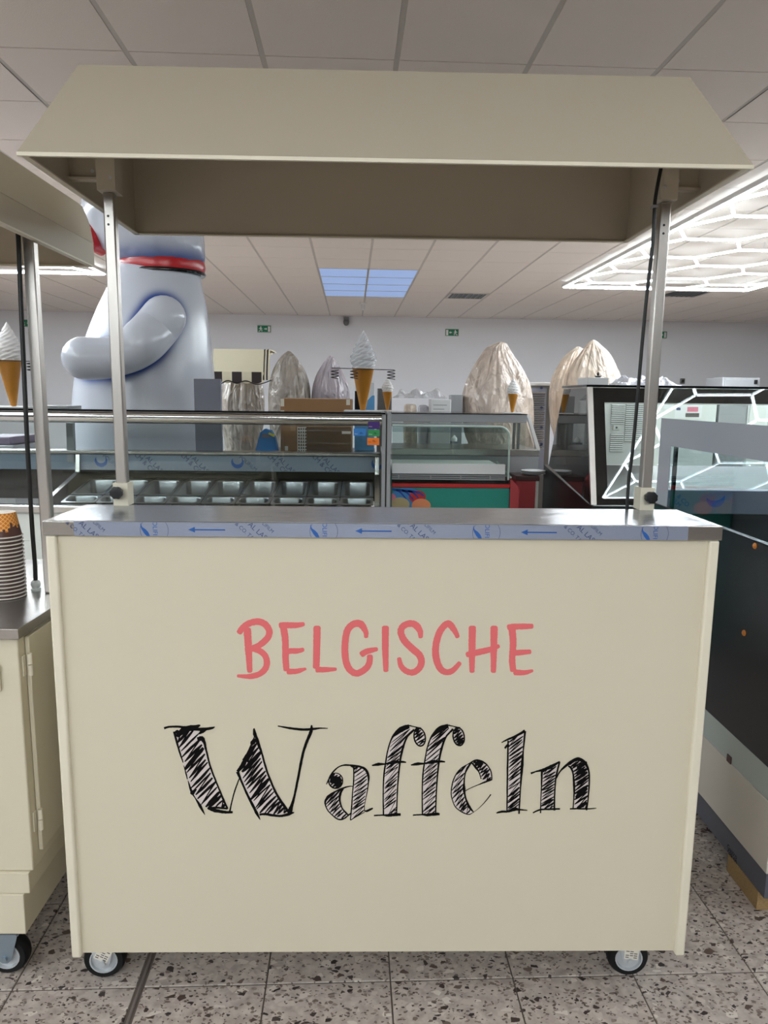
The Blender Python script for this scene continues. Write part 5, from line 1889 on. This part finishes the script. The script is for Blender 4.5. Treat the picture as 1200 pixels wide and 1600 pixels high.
MB().slab([(gx0 + 0.02, yb0 - 0.005, zb0_ + 0.01), (gx1, yb0 - 0.005, zb0_ + 0.01), (gx1, yb1 - 0.005, GZ1 - 0.006), (gx0 + 0.02, yb1 - 0.005, GZ1 - 0.006)], -0.005).build('rear_glass', M['glass'], bf)
# carton inside, seen through the end glass
ib = at(905, 640, 2.75)

# white vented panel standing behind the black case
VY = 3.35
x0, x1 = at(936, 680, VY).x, at(1016, 680, VY).x
vz0, vz1 = 0.9, at(980, 608, VY).z
vc = thing('vented_cabinet', 'white cabinet with louvered vents seen through the black framed case', 'cabinet', ((x0 + x1) / 2, VY, 0))
MB().box(x0, x1, VY, VY + 0.45, 0.02, at(980, 618, VY).z).build('body', M['white'], vc, bev=0.004)
for a, b, c_, d_ in ((956, 974, 631, 663), (979, 1003, 624, 690), (954, 972, 677, 706)):
    p, q = at(a, c_, VY - 0.001), at(b, d_, VY - 0.001)
    n = int((p.z - q.z) / 0.013)
    MB().box(p.x, q.x, VY - 0.003, VY - 0.0005, q.z, p.z).build('vent', M['grey_panel'], vc)
    for k in range(n):
        z = p.z - (k + 0.5) * (p.z - q.z) / n
        MB().slab([(p.x, VY - 0.004, z + 0.004), (q.x, VY - 0.004, z + 0.004), (q.x, VY - 0.012, z - 0.003), (p.x, VY - 0.012, z - 0.003)], 0.002).build('slat', M['white'], vc)
p = at(962, 668, VY)
MB().box(p.x - 0.022, p.x + 0.022, VY - 0.016, VY - 0.0005, p.z - 0.018, p.z + 0.018).build('lock_box', M['offwhite'], vc, bev=0.003)
MB().lathe([(0.007, -0.018), (0.007, -0.0165)], (p.x, VY, p.z), 12, 'y').build('lock', M['black'], vc)

# appliances farther back with notices on them
NY = 4.2
x0, x1 = at(1022, 640, NY).x, at(1120, 640, NY).x
nc = thing('upright_fridge', 'pale upright cabinet with paper notices seen through the black framed case', 'fridge', ((x0 + x1) / 2, NY, 0))
zt = at(1060, 622, NY).z
MB().box(x0, x1, NY, NY + 0.6, 0.02, zt).build('body', M['offwhite'], nc, bev=0.006)
p = at(1044, 631, NY)
MB().lathe([(0.046, -0.002), (0.046, -0.0005)], (p.x, NY, p.z), 24, 'y').build('notice', M['white'], nc, label='round white paper notice')
def notice(a, b, c_, d_, m, lab, parent, Y, lines=()):
    p, q = at(a, c_, Y), at(b, d_, Y)
    o = MB().box(p.x, q.x, Y - 0.002, Y - 0.0005, q.z, p.z).build('notice', m, parent, label=lab)
    for e0, e1, f0, f1, mm in lines:
        MB().box(p.x + (q.x - p.x) * e0, p.x + (q.x - p.x) * e1, Y - 0.003, Y - 0.002, q.z + (p.z - q.z) * f0, q.z + (p.z - q.z) * f1).build('print', mm, o)
notice(1055, 1062.5, 624, 632, M['navy_ink'], 'small dark blue notice', nc, NY)
notice(1055, 1096, 632.5, 654, M['white'], 'white notice with pink heading', nc, NY, ((0.45, 0.85, 0.5, 0.85, M['p_pink']), (0.4, 0.9, 0.1, 0.4, M['grey_ink']), (0.05, 0.2, 0.6, 0.8, M['navy_ink'])))
x0, x1 = at(1124, 640, NY).x, at(1167, 640, NY).x
gcb = thing('steel_cupboard', 'grey steel cupboard beside the pale cabinet with notices', 'cupboard', ((x0 + x1) / 2, NY, 0))
MB().box(x0, x1, NY, NY + 0.5, 0.02, zt).build('body', M['grey_panel'], gcb, bev=0.005)
p = at(1165, 628, NY - 0.001)
MB().box(p.x - 0.008, p.x + 0.004, NY - 0.02, NY - 0.0005, p.z - 0.02, p.z + 0.03).build('handle', M['black'], gcb)
x0, x1 = at(1169, 640, NY).x, at(1260, 640, NY).x
wc = thing('white_cupboard', 'white panelled cupboard at the right edge behind the black framed case', 'cupboard', ((x0 + x1) / 2, NY, 0))
MB().box(x0, x1, NY, NY + 0.5, 0.02, zt).build('body', M['white'], wc, bev=0.005)
for k in range(3):
    xx = x0 + (x1 - x0) * (0.02 + 0.33 * k)
    MB().box(xx, xx + (x1 - x0) * 0.29, NY - 0.012, NY - 0.0005, 0.3, zt - 0.04).build('panel', M['offwhite'], wc, bev=0.004)
# tall grey locker near the back wall
KY = 8.5
x0, x1 = at(1129, 600, KY).x, at(1187, 600, KY).x
lk = thing('grey_locker', 'tall grey locker in the distance at the right, only its top showing', 'locker', ((x0 + x1) / 2, KY, 0))
zt = at(1158, 590, KY).z
MB().box(x0, x1, KY, KY + 0.5, 0.02, zt).build('body', M['grey_panel'], lk, bev=0.008)
MB().box(x0 + 0.03, x1 - 0.03, KY - 0.012, KY - 0.001, 0.1, zt - 0.03).build('door', M['grey_panel'], lk, bev=0.004)
p = at(1182, 596, KY - 0.013)
MB().box(p.x - 0.035, p.x + 0.01, KY - 0.03, KY - 0.0125, p.z - 0.035, p.z + 0.02).build('lock', M['black'], lk, bev=0.004)

# things on top of the black case
zt = GZ1 + 0.0125
s = crumple('plastic_sheet', 'crumpled white plastic sheet lying on the black framed case', 'plastic sheet', (at(1005, 600, 2.45).x, 2.46, zt), 0.34, 0.26, 0.05, M['wrap_white'], 3)
bx = at(925, 600, 2.45).x
wb = MB().box(bx - 0.05, bx + 0.06, 2.36, 2.56, zt + 0.0005, zt + 0.04)
wb = wb.build('white_box', M['white'], None, bev=0.003)
tag(wb, 'flat white box on the left corner of the black framed case', 'box')
cb_ = thing('clip', 'small black clip standing on the flat white box', 'clip', (bx + 0.01, 2.37, zt + 0.041))
MB().lathe([(0.0, zt + 0.0412), (0.012, zt + 0.0412), (0.02, zt + 0.048), (0.008, zt + 0.05), (0.0, zt + 0.05)], (bx + 0.01, 2.385, 0), 16).build('base', M['black'], cb_, 40)
MB().lathe([(0.004, zt + 0.0502), (0.007, zt + 0.058), (0.003, zt + 0.068), (0.0, zt + 0.07)], (bx + 0.01, 2.385, 0), 12).build('knob', M['black'], cb_, 60)


# ================================================================== big white figure
SY = 3.25
sxm = at(1, 0, SY).x - at(0, 0, SY).x
axis = lambda py: at(600, py, SY).z
st = thing('statue', 'giant glossy white figure with red collar band and one bent arm, behind the gelato case', 'statue', (at(235, 600, SY).x, SY, 0))


def ell_rings(spec, n=96, sub=6):
    """spec rows: centre px x, half width px, z, depth factor"""
    rows = cat_rom([(c, w, z) for c, w, z in spec], sub)
    out = []
    for c, w, z in rows:
        x = at(c, 600, SY).x
        r = w * sxm
        out.append([Vector((x + r * cos(2 * pi * k / n), SY + 0.80 * r * sin(2 * pi * k / n), z)) for k in range(n)])
    return out


body_spec = [(218, 128, 0.004), (218, 131, 0.25), (219, 129, axis(760)), (222, 124, axis(700)), (228, 116, axis(600)), (235, 104, axis(540)), (243, 90, axis(490)), (250, 75, axis(450)), (254, 68, axis(430)), (254, 64, axis(418))]
rings = ell_rings(body_spec)
b = MB().loft(rings)
M['statue'] = mat('glossy white resin with blue airbrush', (192, 196, 206), 0.22, spec=0.6, bump=0.12, bscale=14)
nt = M['statue'].node_tree
an = nt.nodes.new('ShaderNodeAttribute'); an.attribute_name = 'paint'
mxn = nt.nodes.new('ShaderNodeMix'); mxn.data_type = 'RGBA'
mxn.inputs['A'].default_value = rgb(192, 196, 206)
mxn.inputs['B'].default_value = rgb(30, 66, 136)
nt.links.new(an.outputs['Fac'], mxn.inputs['Factor'])
nt.links.new(mxn.outputs['Result'], nt.nodes['Principled BSDF'].inputs['Base Color'])

AYP = SY - 0.36
arm_px = [(256, 496), (243, 513), (226, 531), (208, 545), (188, 554), (160, 560), (131, 560)]
arm_r = [37, 38, 38, 36, 34, 34, 35]
axm = at(1, 0, AYP).x - at(0, 0, AYP).x
arm = cat_rom([at(x, y, AYP + (0.05 if i < 2 else 0.0) - 0.02 * i) for i, (x, y) in enumerate(arm_px)], 8)
armr = [v.x for v in cat_rom([(r, 0, 0) for r in arm_r], 8)]


def paint_arm(p):
    q = CAM + (Vector(p) - CAM) * ((AYP - CAM.y) / (p[1] - CAM.y)) if p[1] > CAM.y + 0.1 else Vector(p)
    d = 9
    for a, r in zip(arm, armr):
        d = min(d, sqrt((q.x - a.x) ** 2 + (q.z - a.z) ** 2) - r * axm)
    lo = 0 if (q.z > arm[-1].z + 0.10 and q.x < arm[-6].x) else 1
    return math.exp(-(max(0, d + 0.012) / 0.033) ** 2) * lo


def with_paint(o, fn):
    a = o.data.color_attributes.new('paint', 'FLOAT_COLOR', 'POINT')
    off = ORG[o.name]
    for i, v in enumerate(o.data.vertices):
        w = fn(v.co + off)
        a.data[i].color = (w, w, w, 1)


fine = []
for c, w, z in cat_rom([(c, w, z) for c, w, z in body_spec[2:]], 18):
    x = at(c, 600, SY).x
    r = w * sxm
    fine.append([Vector((x + r * cos(2 * pi * k / 220), SY + 0.80 * r * sin(2 * pi * k / 220), z)) for k in range(220)])
low = []
for c, w, z in cat_rom([(c, w, z) for c, w, z in body_spec[:3]], 4)[:-1]:
    x = at(c, 600, SY).x
    r = w * sxm
    low.append([Vector((x + r * cos(2 * pi * k / 220), SY + 0.80 * r * sin(2 * pi * k / 220), z)) for k in range(220)])
ob = MB().loft(low + fine).build('body', M['statue'], st, 60)
with_paint(ob, lambda p: paint_arm(p) if p.y < SY else 0)

# arm: one tapering limb with rounded shoulder and hand
rings = []
path = list(arm)
pre = [(0.25, 0.02), (0.62, 0.55), (0.86, 0.85)]
N = 28


def circ(c, t, r, sq=0.85):
    a = t.cross(Vector((0, 1, 0))).normalized()
    bb = t.cross(a).normalized()
    return [c + a * r * cos(2 * pi * k / N) + bb * r * sq * sin(2 * pi * k / N) for k in range(N)]


t0 = (path[1] - path[0]).normalized()
t1 = (path[-1] - path[-2]).normalized()
r0, r1 = armr[0] * axm, armr[-1] * axm
for k in range(6):
    a = pi / 2 * k / 6
    rings.append(circ(path[0] - t0 * r0 * cos(a), t0, max(0.004, r0 * sin(a))))
for i, p in enumerate(path):
    t = (path[min(i + 1, len(path) - 1)] - path[max(i - 1, 0)]).normalized()
    rings.append(circ(p, t, armr[i] * axm))
for k in range(1, 7):
    a = pi / 2 * k / 6
    rings.append(circ(path[-1] + t1 * r1 * sin(a), t1, max(0.004, r1 * cos(a))))
oa = fix_normals(MB().loft(rings).build('arm', M['statue'], st, 80))
with_paint(oa, lambda p: 0.0)
# collar: red band with a black lower edge
cx_ = at(254, 420, SY).x
rb = 68 * sxm
def band(r_out, r_in, z0, z1, m, name, lab):
    n = 64
    rg = []
    for r, z in ((r_in, z0), (r_out, z0), (r_out + 0.006, (z0 + z1) / 2), (r_out, z1), (r_in, z1)):
        rg.append([Vector((cx_ + r * cos(2 * pi * k / n), SY + 0.80 * r * sin(2 * pi * k / n), z)) for k in range(n)])
    fix_normals(MB().loft(rg, cap=False).build(name, m, st, 50, label=lab))
zc0 = axis(436)
band(rb + 0.004, rb * 0.9, zc0 + 0.022, zc0 + 0.085, M['collar'] if 'collar' in M else mat('red collar', (176, 20, 30), 0.25), 'collar', 'red collar band')
band(rb + 0.006, rb * 0.9, zc0, zc0 + 0.0215, M['blackgloss'], 'collar_edge', 'black lower edge of the collar')
# head: wide ellipsoid above the collar, airbrushed blue where it meets it
hx, hz, hrx, hrz = at(229, 345, SY).x, axis(352), 97 * sxm, 93 * sxm
b = MB()
rg = []
hp = cat_rom([(254, 58, axis(419)), (254, 66, axis(416.5)), (249, 74, axis(408)), (239, 85, axis(394)), (231, 92, axis(374)), (228, 97, axis(345)), (229, 95, axis(315)), (232, 84, axis(285)), (236, 62, axis(262)), (238, 34, axis(250)), (238, 4, axis(246))], 6)
n, nz = 120, len(hp) - 1
zlow = zc0 + 0.085
for i in range(nz + 1):
    f = i / nz
    ring = []
    for k in range(n):
        a = 2 * pi * k / n
        c_, w_, z = hp[i]
        r = w_ * sxm
        p = Vector((at(c_, 400, SY).x + r * cos(a), SY + 0.85 * r * sin(a), z))
        nn = noise.noise(Vector((p.x * 9, p.y * 9, p.z * 5))) * 0.012 + noise.noise(Vector((p.x * 26, p.y * 26, p.z * 12))) * 0.005
        p += Vector((cos(a), sin(a), 0)) * nn
        ring.append(p)
    rg.append(ring)
oh = MB().loft(rg).build('head', M['statue'], st, 80)
with_paint(oh, lambda p: math.exp(-max(0, (p.z - axis(418)) / 0.07) ** 2) * 0.9)
mp_ = at(143, 372, SY - 0.1)
mo = MB()
mo.loft([[Vector((mp_.x + 0.02 + 0.05 * s * cos(2 * pi * k / 20), mp_.y - 0.10 * s * 0 + dy, mp_.z + 0.085 * s * sin(2 * pi * k / 20))) for k in range(20)] for s, dy in ((0.3, -0.10), (0.8, -0.085), (1.0, -0.04), (1.0, 0.10))])
fix_normals(mo.build('mouth', mat('red mouth', (190, 26, 34), 0.25), st, 60, label='red painted mouth'))

# grey board standing in front of it
GYb = 2.80
x0, x1 = at(304, 650, GYb).x, at(346, 650, GYb).x
gb = thing('grey_board', 'plain grey blue board standing before the white figure', 'board', ((x0 + x1) / 2, GYb, 0))
MB().box(x0, x1, GYb, GYb + 0.03, 0.012, at(325, 592, GYb).z).build('sheet', M['grey_blue'], gb, bev=0.003)
MB().box(x0 - 0.02, x1 + 0.02, GYb - 0.01, GYb + 0.042, 0.0012, 0.0115).build('foot', M['grey_blue'], gb, bev=0.002)

# ================================================================== wrapped goods
def wrapped(name, label, cat, px, Y, prof, material, seed, depth=0.8, fold=0.05, z0=None, dust=None, n=110, peak=0.0, grp=None):
    """prof: (py, left px, right px) rows, lowest first"""
    rows = []
    for py, l, r in prof:
        a, b_ = at(l, py, Y), at(r, py, Y)
        rows.append(((a.x + b_.x) / 2, (b_.x - a.x) / 2, a.z))
    if z0 is not None:
        rows.insert(0, (rows[0][0], rows[0][1], z0 + 0.25 * (rows[0][2] - z0)))
        rows.insert(0, (rows[1][0], rows[1][1] * 0.94, z0 + 0.0015))
    rows = cat_rom(rows, 9)
    o = Vector((seed * 5.3, seed * 2.9, seed * 1.1))
    rg = []
    for c, w, z in rows:
        w = max(w, 0.006)
        kt = max(0, min(1, (z - rows[0][2]) / (rows[-1][2] - rows[0][2])))
        ring = []
        for k in range(n):
            a = 2 * pi * k / n
            d = Vector((cos(a), sin(a), 0))
            f = noise.noise(Vector((d.x * 1.5, d.y * 1.5, z * 2.2)) + o) * fold
            f -= (1 - abs(noise.noise(Vector((d.x * 2.4, d.y * 2.4, z * 1.5 + d.x)) + o))) ** 6 * fold * 1.1
            f += noise.noise(Vector((d.x * 8, d.y * 8, z * 9)) + o) * fold * 0.28
            f -= (1 - abs(noise.noise(Vector((d.x * 3.4, d.y * 3.4, z * 0.5)) + o))) ** 8 * 0.16 * kt ** 4
            r = w * (1 + f * min(1, w / 0.08))
            ring.append(Vector((c + r * d.x, Y + depth * r * d.y, z)))
        rg.append(ring)
    ob = MB().loft(rg).build(name, material, None, 75)
    return tag(ob, label, cat, grp)


wrapped('wrapped_bag', 'greyish plastic wrapped bag with a rounded peak beside the striped awning', 'wrapped goods', 450, 4.0,
        [(705, 424, 484), (660, 421, 486), (620, 419, 486), (595, 421, 483), (575, 427, 475), (558, 438, 463), (550, 447, 455), (548.5, 450, 451)], M['wrap_grey'], 1, z0=0.0)
wrapped('wrapped_bag', 'lilac topped plastic wrapped bag left of the large cone', 'wrapped goods', 515, 4.0,
        [(705, 488, 545), (660, 487, 547), (625, 486, 547), (605, 488, 545), (585, 494, 538), (568, 504, 528), (558, 512, 521), (556, 516, 517)], M['wrap_lilac'], 2, z0=0.0)
wrapped('wrapped_bag', 'big pinkish plastic wrapped bag behind the small cone on the glass case', 'wrapped goods', 778, 4.35,
        [(712, 728, 836), (680, 724, 838), (650, 721, 835), (625, 721, 832), (600, 726, 827), (575, 737, 816), (556, 750, 803), (543, 760, 795), (537, 773, 792), (534.5, 781, 785)], M['wrap_pink'], 3, fold=0.075, z0=0.0)
wrapped('wrapped_bag', 'tall cream plastic wrapped bag behind the black framed case, the peaked one', 'wrapped goods', 930, 4.3,
        [(700, 885, 972), (640, 884, 975), (605, 883, 977), (585, 886, 970), (568, 894, 962), (552, 905, 952), (540, 915, 940), (533, 922, 932), (531, 926, 928)], M['wrap_cream'], 4, fold=0.05, z0=0.0)
wrapped('wrapped_bag', 'slim cream plastic wrapped bag leaning behind the peaked one', 'wrapped goods', 885, 4.75,
        [(700, 866, 892), (660, 860, 900), (620, 857, 912), (590, 862, 918), (570, 872, 920), (555, 883, 917), (545, 896, 911), (541.5, 902, 905)], M['wrap_cream'], 5, fold=0.06, z0=0.0)

# striped awning over a wrapped body
WY = 3.95
cw = thing('candy_cart', 'wrapped candy cart under a cream awning with dark valance squares', 'cart', (at(385, 600, WY).x, WY, 0))
xa0, xa1 = at(333, 590, WY).x, at(412, 590, WY).x
xb1 = at(421, 590, WY).x
z1, zv1, zv0 = at(380, 545, WY).z, at(380, 582, WY).z, at(380, 598, WY).z
aw = MB().prism([(WY - 0.02, zv1), (WY - 0.01, zv1), (WY + 0.05, z1 - 0.012), (WY + 0.5, z1 - 0.012), (WY + 0.5, z1), (WY + 0.04, z1)], 'x', xa0, xa1)
awo = aw.build('awning', M['awning'], cw)
sw = 15.4
k = 0
px0 = 331.5
while px0 < 411:
    p, q = at(px0, 583, WY - 0.021), at(min(px0 + sw, 412), 583, WY - 0.021)
    b = MB()
    n = 6
    vs = []
    for i in range(n + 1):
        x = p.x + (q.x - p.x) * i / n
        vs += [(x, WY - 0.021, zv1 + 0.004), (x, WY - 0.021, zv0 + 0.006 - 0.012 * sin(pi * i / n)), (x, WY - 0.017, zv1 + 0.004), (x, WY - 0.017, zv0 + 0.006 - 0.012 * sin(pi * i / n))]
    b.add(vs, [f for i in range(n) for f in ((4 * i, 4 * i + 1, 4 * i + 5, 4 * i + 4), (4 * i + 2, 4 * i + 6, 4 * i + 7, 4 * i + 3), (4 * i + 1, 4 * i + 3, 4 * i + 7, 4 * i + 5))])
    b.build('valance_square', M['awning_dark'] if k % 2 == 0 else M['awning'], awo)
    px0 += sw
    k += 1
for i, (dx, m) in enumerate(((0.002, 'awning_dark'), (0.014, 'awning'), (0.026, 'awning_dark'), (0.038, 'awning'))):
    pth = [Vector((xa1 + dx, WY - 0.018, zv0 + 0.02)), Vector((xa1 + dx, WY - 0.012, zv1)), Vector((xa1 + dx, WY + 0.04, z1 - 0.03)), Vector((xa1 + dx, WY + 0.08, z1 - 0.002)), Vector((xa1 + dx, WY + 0.4, z1))]
    MB().tube(cat_rom(pth, 5), 0.0058, 6).build('side_fold', M[m], awo, 60)
hem = cat_rom([at(x, y, WY - 0.025) for x, y in ((345, 600), (356, 594.5), (370, 599), (384, 595), (400, 600.5), (412, 598.5), (424, 594))], 5)
MB().tube(hem, 0.004, 6).build('hem_cord', M['black'], awo, 60)
wb = wrapped('wrapped_body', None, None, 380, WY + 0.27,
             [(705, 352, 408), (680, 350, 410), (650, 346, 414), (620, 345, 414), (604, 348, 412), (590, 352, 408), (575, 356, 404)], M['wrap_grey'], 6, fold=0.06, z0=0.0, depth=0.9)
wb.parent = cw
wb.location = -cw.location
ps = MB().box(at(365, 600, WY + 0.3).x - 0.01, at(365, 600, WY + 0.3).x + 0.01, WY + 0.28, WY + 0.30, 1.0, z1 - 0.013)
ps.build('post', M['awning_dark'], cw)

# ------------------------------------------------------------------ side table with boxes, behind the gelato case
TY = 3.05
zt = at(450, 705.5, TY + 0.02).z
tx0, tx1 = at(388, 705, TY).x, at(586, 705, TY).x
tb = thing('work_table', 'steel work table behind the gelato case carrying the cardboard box', 'table', ((tx0 + tx1) / 2, TY, 0))
MB().box(tx0, tx1, TY - 0.02, TY + 0.42, zt - 0.03, zt).build('table_top', M['steel'], tb, bev=0.003)
for x in (tx0 + 0.02, tx1 - 0.055):
    for y in (TY, TY + 0.36):
        MB().box(x, x + 0.035, y, y + 0.035, 0.0012, zt - 0.0305).build('leg', M['steel'], tb)
zt += 0.0006
x0, x1 = at(437, 660, TY + 0.02).x, at(549, 660, TY + 0.02).x
zb1_ = at(490, 623, TY + 0.02).z
cbx = MB().box(x0, x1, TY + 0.06, TY + 0.36, zt, zb1_)
cbo = thing('cardboard_box', 'plain brown cardboard box behind the gelato case', 'box', ((x0 + x1) / 2, TY + 0.2, zt))
cbx.build('carton', M['card'], cbo, bev=0.004)
MB().box(x0 + 0.002, x1 - 0.002, TY + 0.19, TY + 0.23, zb1_ + 0.0003, zb1_ + 0.001).build('tape', M['sticker'], cbo)
for a, b_, c_, d_ in ((438.5, 444, 623, 635), (541, 547, 624, 633), (445, 450, 697, 705)):
    p, q = at(a, c_, TY + 0.059), at(b_, d_, TY + 0.059)
    MB().box(p.x, q.x, TY + 0.0588, TY + 0.0598, max(q.z, zt + 0.002), min(p.z, zb1_ - 0.002)).build('label', M['sticker'], cbo)
# clear acrylic rack with a perforated strip, standing before the box
x0, x1 = at(465, 690, TY).x, at(549, 690, TY).x
za = at(500, 667, TY).z
ar = thing('acrylic_box', 'clear acrylic box with perforated edge before the cardboard box', 'box', ((x0 + x1) / 2, TY, zt))
MB().box(x0, x1, TY - 0.006, TY - 0.002, zt, za).build('front_sheet', M['acryl'], ar)
MB().box(x0, x1, TY - 0.001, TY + 0.05, za - 0.004, za).build('top_sheet', M['acryl'], ar)
ss = MB()
xs = x0 + 0.055
ss.box(x0, x0 + 0.004, TY - 0.010, TY - 0.0065, zt, za)
for k in range(8):
    z = zt + (za - zt) * k / 8
    ss.box(x0 + 0.004, xs, TY - 0.010, TY - 0.0065, z + 0.012, z + 0.017)
    for j in range(3):
        ss.box(x0 + 0.014 + j * 0.014, x0 + 0.019 + j * 0.014, TY - 0.010, TY - 0.0065, z, z + 0.012)
ss.build('perforated_strip', M['offwhite'], ar)
p = at(543, 676, TY - 0.006)
MB().box(p.x - 0.035, p.x + 0.02, TY - 0.008, TY - 0.0065, p.z - 0.008, p.z + 0.008).build('label', M['sticker'], ar)
# blue tool case
bp = [(400, 705), (403, 688), (407, 676), (414, 671), (424, 673), (430, 684), (433, 704)]
yb_ = TY + 0.0
pts = [(at(x, y, yb_).x, max(zt, at(x, y, yb_).z)) for x, y in bp]
bt = thing('tool_case', 'bright blue plastic tool case left of the cardboard box', 'case', (pts[0][0] + 0.06, TY, zt))
MB().prism(list(reversed(pts)), 'y', TY - 0.008, TY + 0.05).build('shell', M['blue_plastic'], bt, bev=0.004)
p, q = at(421, 679, yb_ - 0.01), at(429, 674, yb_ - 0.01)
MB().slab([at(419, 678, yb_ - 0.009), at(421, 675.5, yb_ - 0.009), at(430, 680, yb_ - 0.009), at(428, 683, yb_ - 0.009)], -0.003).build('sticker', M['yellow'], bt)
MB().prism(list(reversed([(at(x, y, yb_).x, at(x, y, yb_).z) for x, y in ((408, 683), (411, 677), (419, 678), (423, 684))])), 'y', TY - 0.0105, TY - 0.0085).build('grip', M['grey_blue'], bt)
# blue and white carton behind the large cone
x0, x1 = at(554, 660, TY + 0.15).x, at(585, 660, TY + 0.15).x
zc1 = at(570, 597, TY + 0.15).z
bcart = thing('blue_carton', 'tall blue and white carton behind the large cone', 'box', ((x0 + x1) / 2, TY + 0.2, zt))
MB().box(x0, x1, TY + 0.15, TY + 0.30, zt, zc1).build('carton', M['white_carton'], bcart, bev=0.003)
n = 14
wv = MB()
zl_ = at(570, 622, TY + 0.15).z
vs = []
for i in range(n + 1):
    x = x0 + (x1 - x0) * i / n
    vs += [(x, TY + 0.1492, zt + 0.001), (x, TY + 0.1492, zl_ + 0.018 * sin(i * 0.6))]
wv.add(vs, [(2 * i, 2 * i + 2, 2 * i + 3, 2 * i + 1) for i in range(n)])
wv.build('wave_print', M['blue_carton'], bcart)
p, q = at(551, 612, TY + 0.149), at(574, 640, TY + 0.149)
MB().box(x0 + 0.001, x0 + (x1 - x0) * 0.5, TY + 0.1484, TY + 0.1488, at(570, 640, TY + 0.15).z, at(570, 611, TY + 0.15).z).build('dark_print', M['blackgloss'], bcart)

# ------------------------------------------------------------------ second table with white goods behind the glass case
QY = 4.0
zq = at(660, 703.5, QY).z
qx0, qx1 = at(596, 700, QY).x, at(722, 700, QY).x
qt = thing('storage_table', 'low steel table behind the glass case carrying white goods', 'table', ((qx0 + qx1) / 2, QY, 0))
MB().box(qx0, qx1, QY - 0.03, QY + 0.40, zq - 0.03, zq).build('table_top', M['grey_panel'], qt, bev=0.003)
for x in (qx0 + 0.02, qx1 - 0.055):
    for y in (QY, QY + 0.34):
        MB().box(x, x + 0.035, y, y + 0.035, 0.0012, zq - 0.0305).build('leg', M['steel'], qt)
zq += 0.0006
def boxpx(name, lab, cat, l, r, top_, Y, dep, m, z0=None, parts=(), bev=0.004):
    a, b_ = at(l, 660, Y), at(r, 660, Y)
    zt_ = at((l + r) / 2, top_, Y).z
    t = thing(name, lab, cat, ((a.x + b_.x) / 2, Y, z0 if z0 is not None else zq))
    MB().box(a.x, b_.x, Y, Y + dep, z0 if z0 is not None else zq, zt_).build('body', m, t, bev=bev)
    return t, a.x, b_.x, zt_
t, a, b_, z_ = boxpx('white_box', 'tall white printed box behind the glass case', 'box', 672.5, 704, 624, QY, 0.2, M['white'])
for k in range(5):
    MB().box(a + 0.02, b_ - 0.03 - 0.02 * (k % 3), QY - 0.0012, QY - 0.0004, z_ - 0.045 - k * 0.03, z_ - 0.04 - k * 0.03).build('print_line', M['grey_panel'], t)
wrapped('wrapped_roll', 'short cream wrapped roll standing left of the tall white box', 'wrapped goods', 640, QY + 0.12, [(702.5, 631, 652), (670, 630, 652), (640, 631, 651), (633, 632, 650), (631.5, 636, 646)], M['wrap_cream'], 8, fold=0.04, depth=1.0)
wrapped('wrapped_roll', 'clear wrapped roll between the cream roll and the tall white box', 'wrapped goods', 661, QY + 0.22, [(702.0, 653, 670), (670, 652.5, 670.5), (640, 653, 670), (634, 655, 668), (632.5, 659, 664)], M['wrap_white'], 9, fold=0.05, depth=1.0)
s = crumple('plastic_film', 'clear crumpled film lying over the white goods behind the glass case', 'plastic film', (at(655, 625, QY + 0.15).x, QY + 0.15, at(688, 623, QY).z + 0.002), 0.42, 0.3, 0.055, M['wrap_clear'], 5)
boxpx('metal_box', 'grey metal box between the white box and the pinkish wrapped bag', 'box', 703.5, 722, 617, QY + 0.22, 0.15, M['grey_panel'])
boxpx('black_appliance', 'dark appliance behind the small cone at the end of the gelato case', 'appliance', 589, 612, 607, QY + 0.7, 0.4, M['dark_steel'], 0.0012)
t, a, b_, z_ = boxpx('dark_tray', 'small dark tray with a white knob on the storage table', 'tray', 706, 717, 690, QY, 0.12, M['grey_blue'])
MB().lathe([(0.0, z_ + 0.0005), (0.02, z_ + 0.0005), (0.024, z_ + 0.02), (0.012, z_ + 0.035), (0.0, z_ + 0.05)], ((a + b_) / 2, QY + 0.04, 0), 16).build('knob', M['white'], t, 60)

# ------------------------------------------------------------------ grey machine seen through the left part of the gelato case
GMY = 3.3
x0, x1 = at(-40, 720, GMY).x, at(21, 720, GMY).x
gm = thing('grey_machine', 'grey machine with mauve lid and white label behind the left end of the gelato case', 'machine', ((x0 + x1) / 2, GMY, 0))
zt = at(10, 696, GMY).z
MB().box(x0, x1, GMY, GMY + 0.45, 0.012, zt).build('body', M['grey_panel'], gm, bev=0.006)
MB().box(x0, at(14, 690, GMY).x, GMY + 0.02, GMY + 0.4, zt + 0.0005, at(10, 683, GMY).z).build('lid', M['mauve'], gm, bev=0.008)
p, q = at(-14, 711, GMY), at(9, 728, GMY)
MB().box(p.x, q.x, GMY - 0.002, GMY - 0.0005, q.z, p.z).build('label', M['white'], gm)
p, q = at(-5, 737, GMY), at(6, 740, GMY)
MB().box(p.x, q.x, GMY - 0.012, GMY - 0.0005, q.z, p.z).build('handle', M['black'], gm)
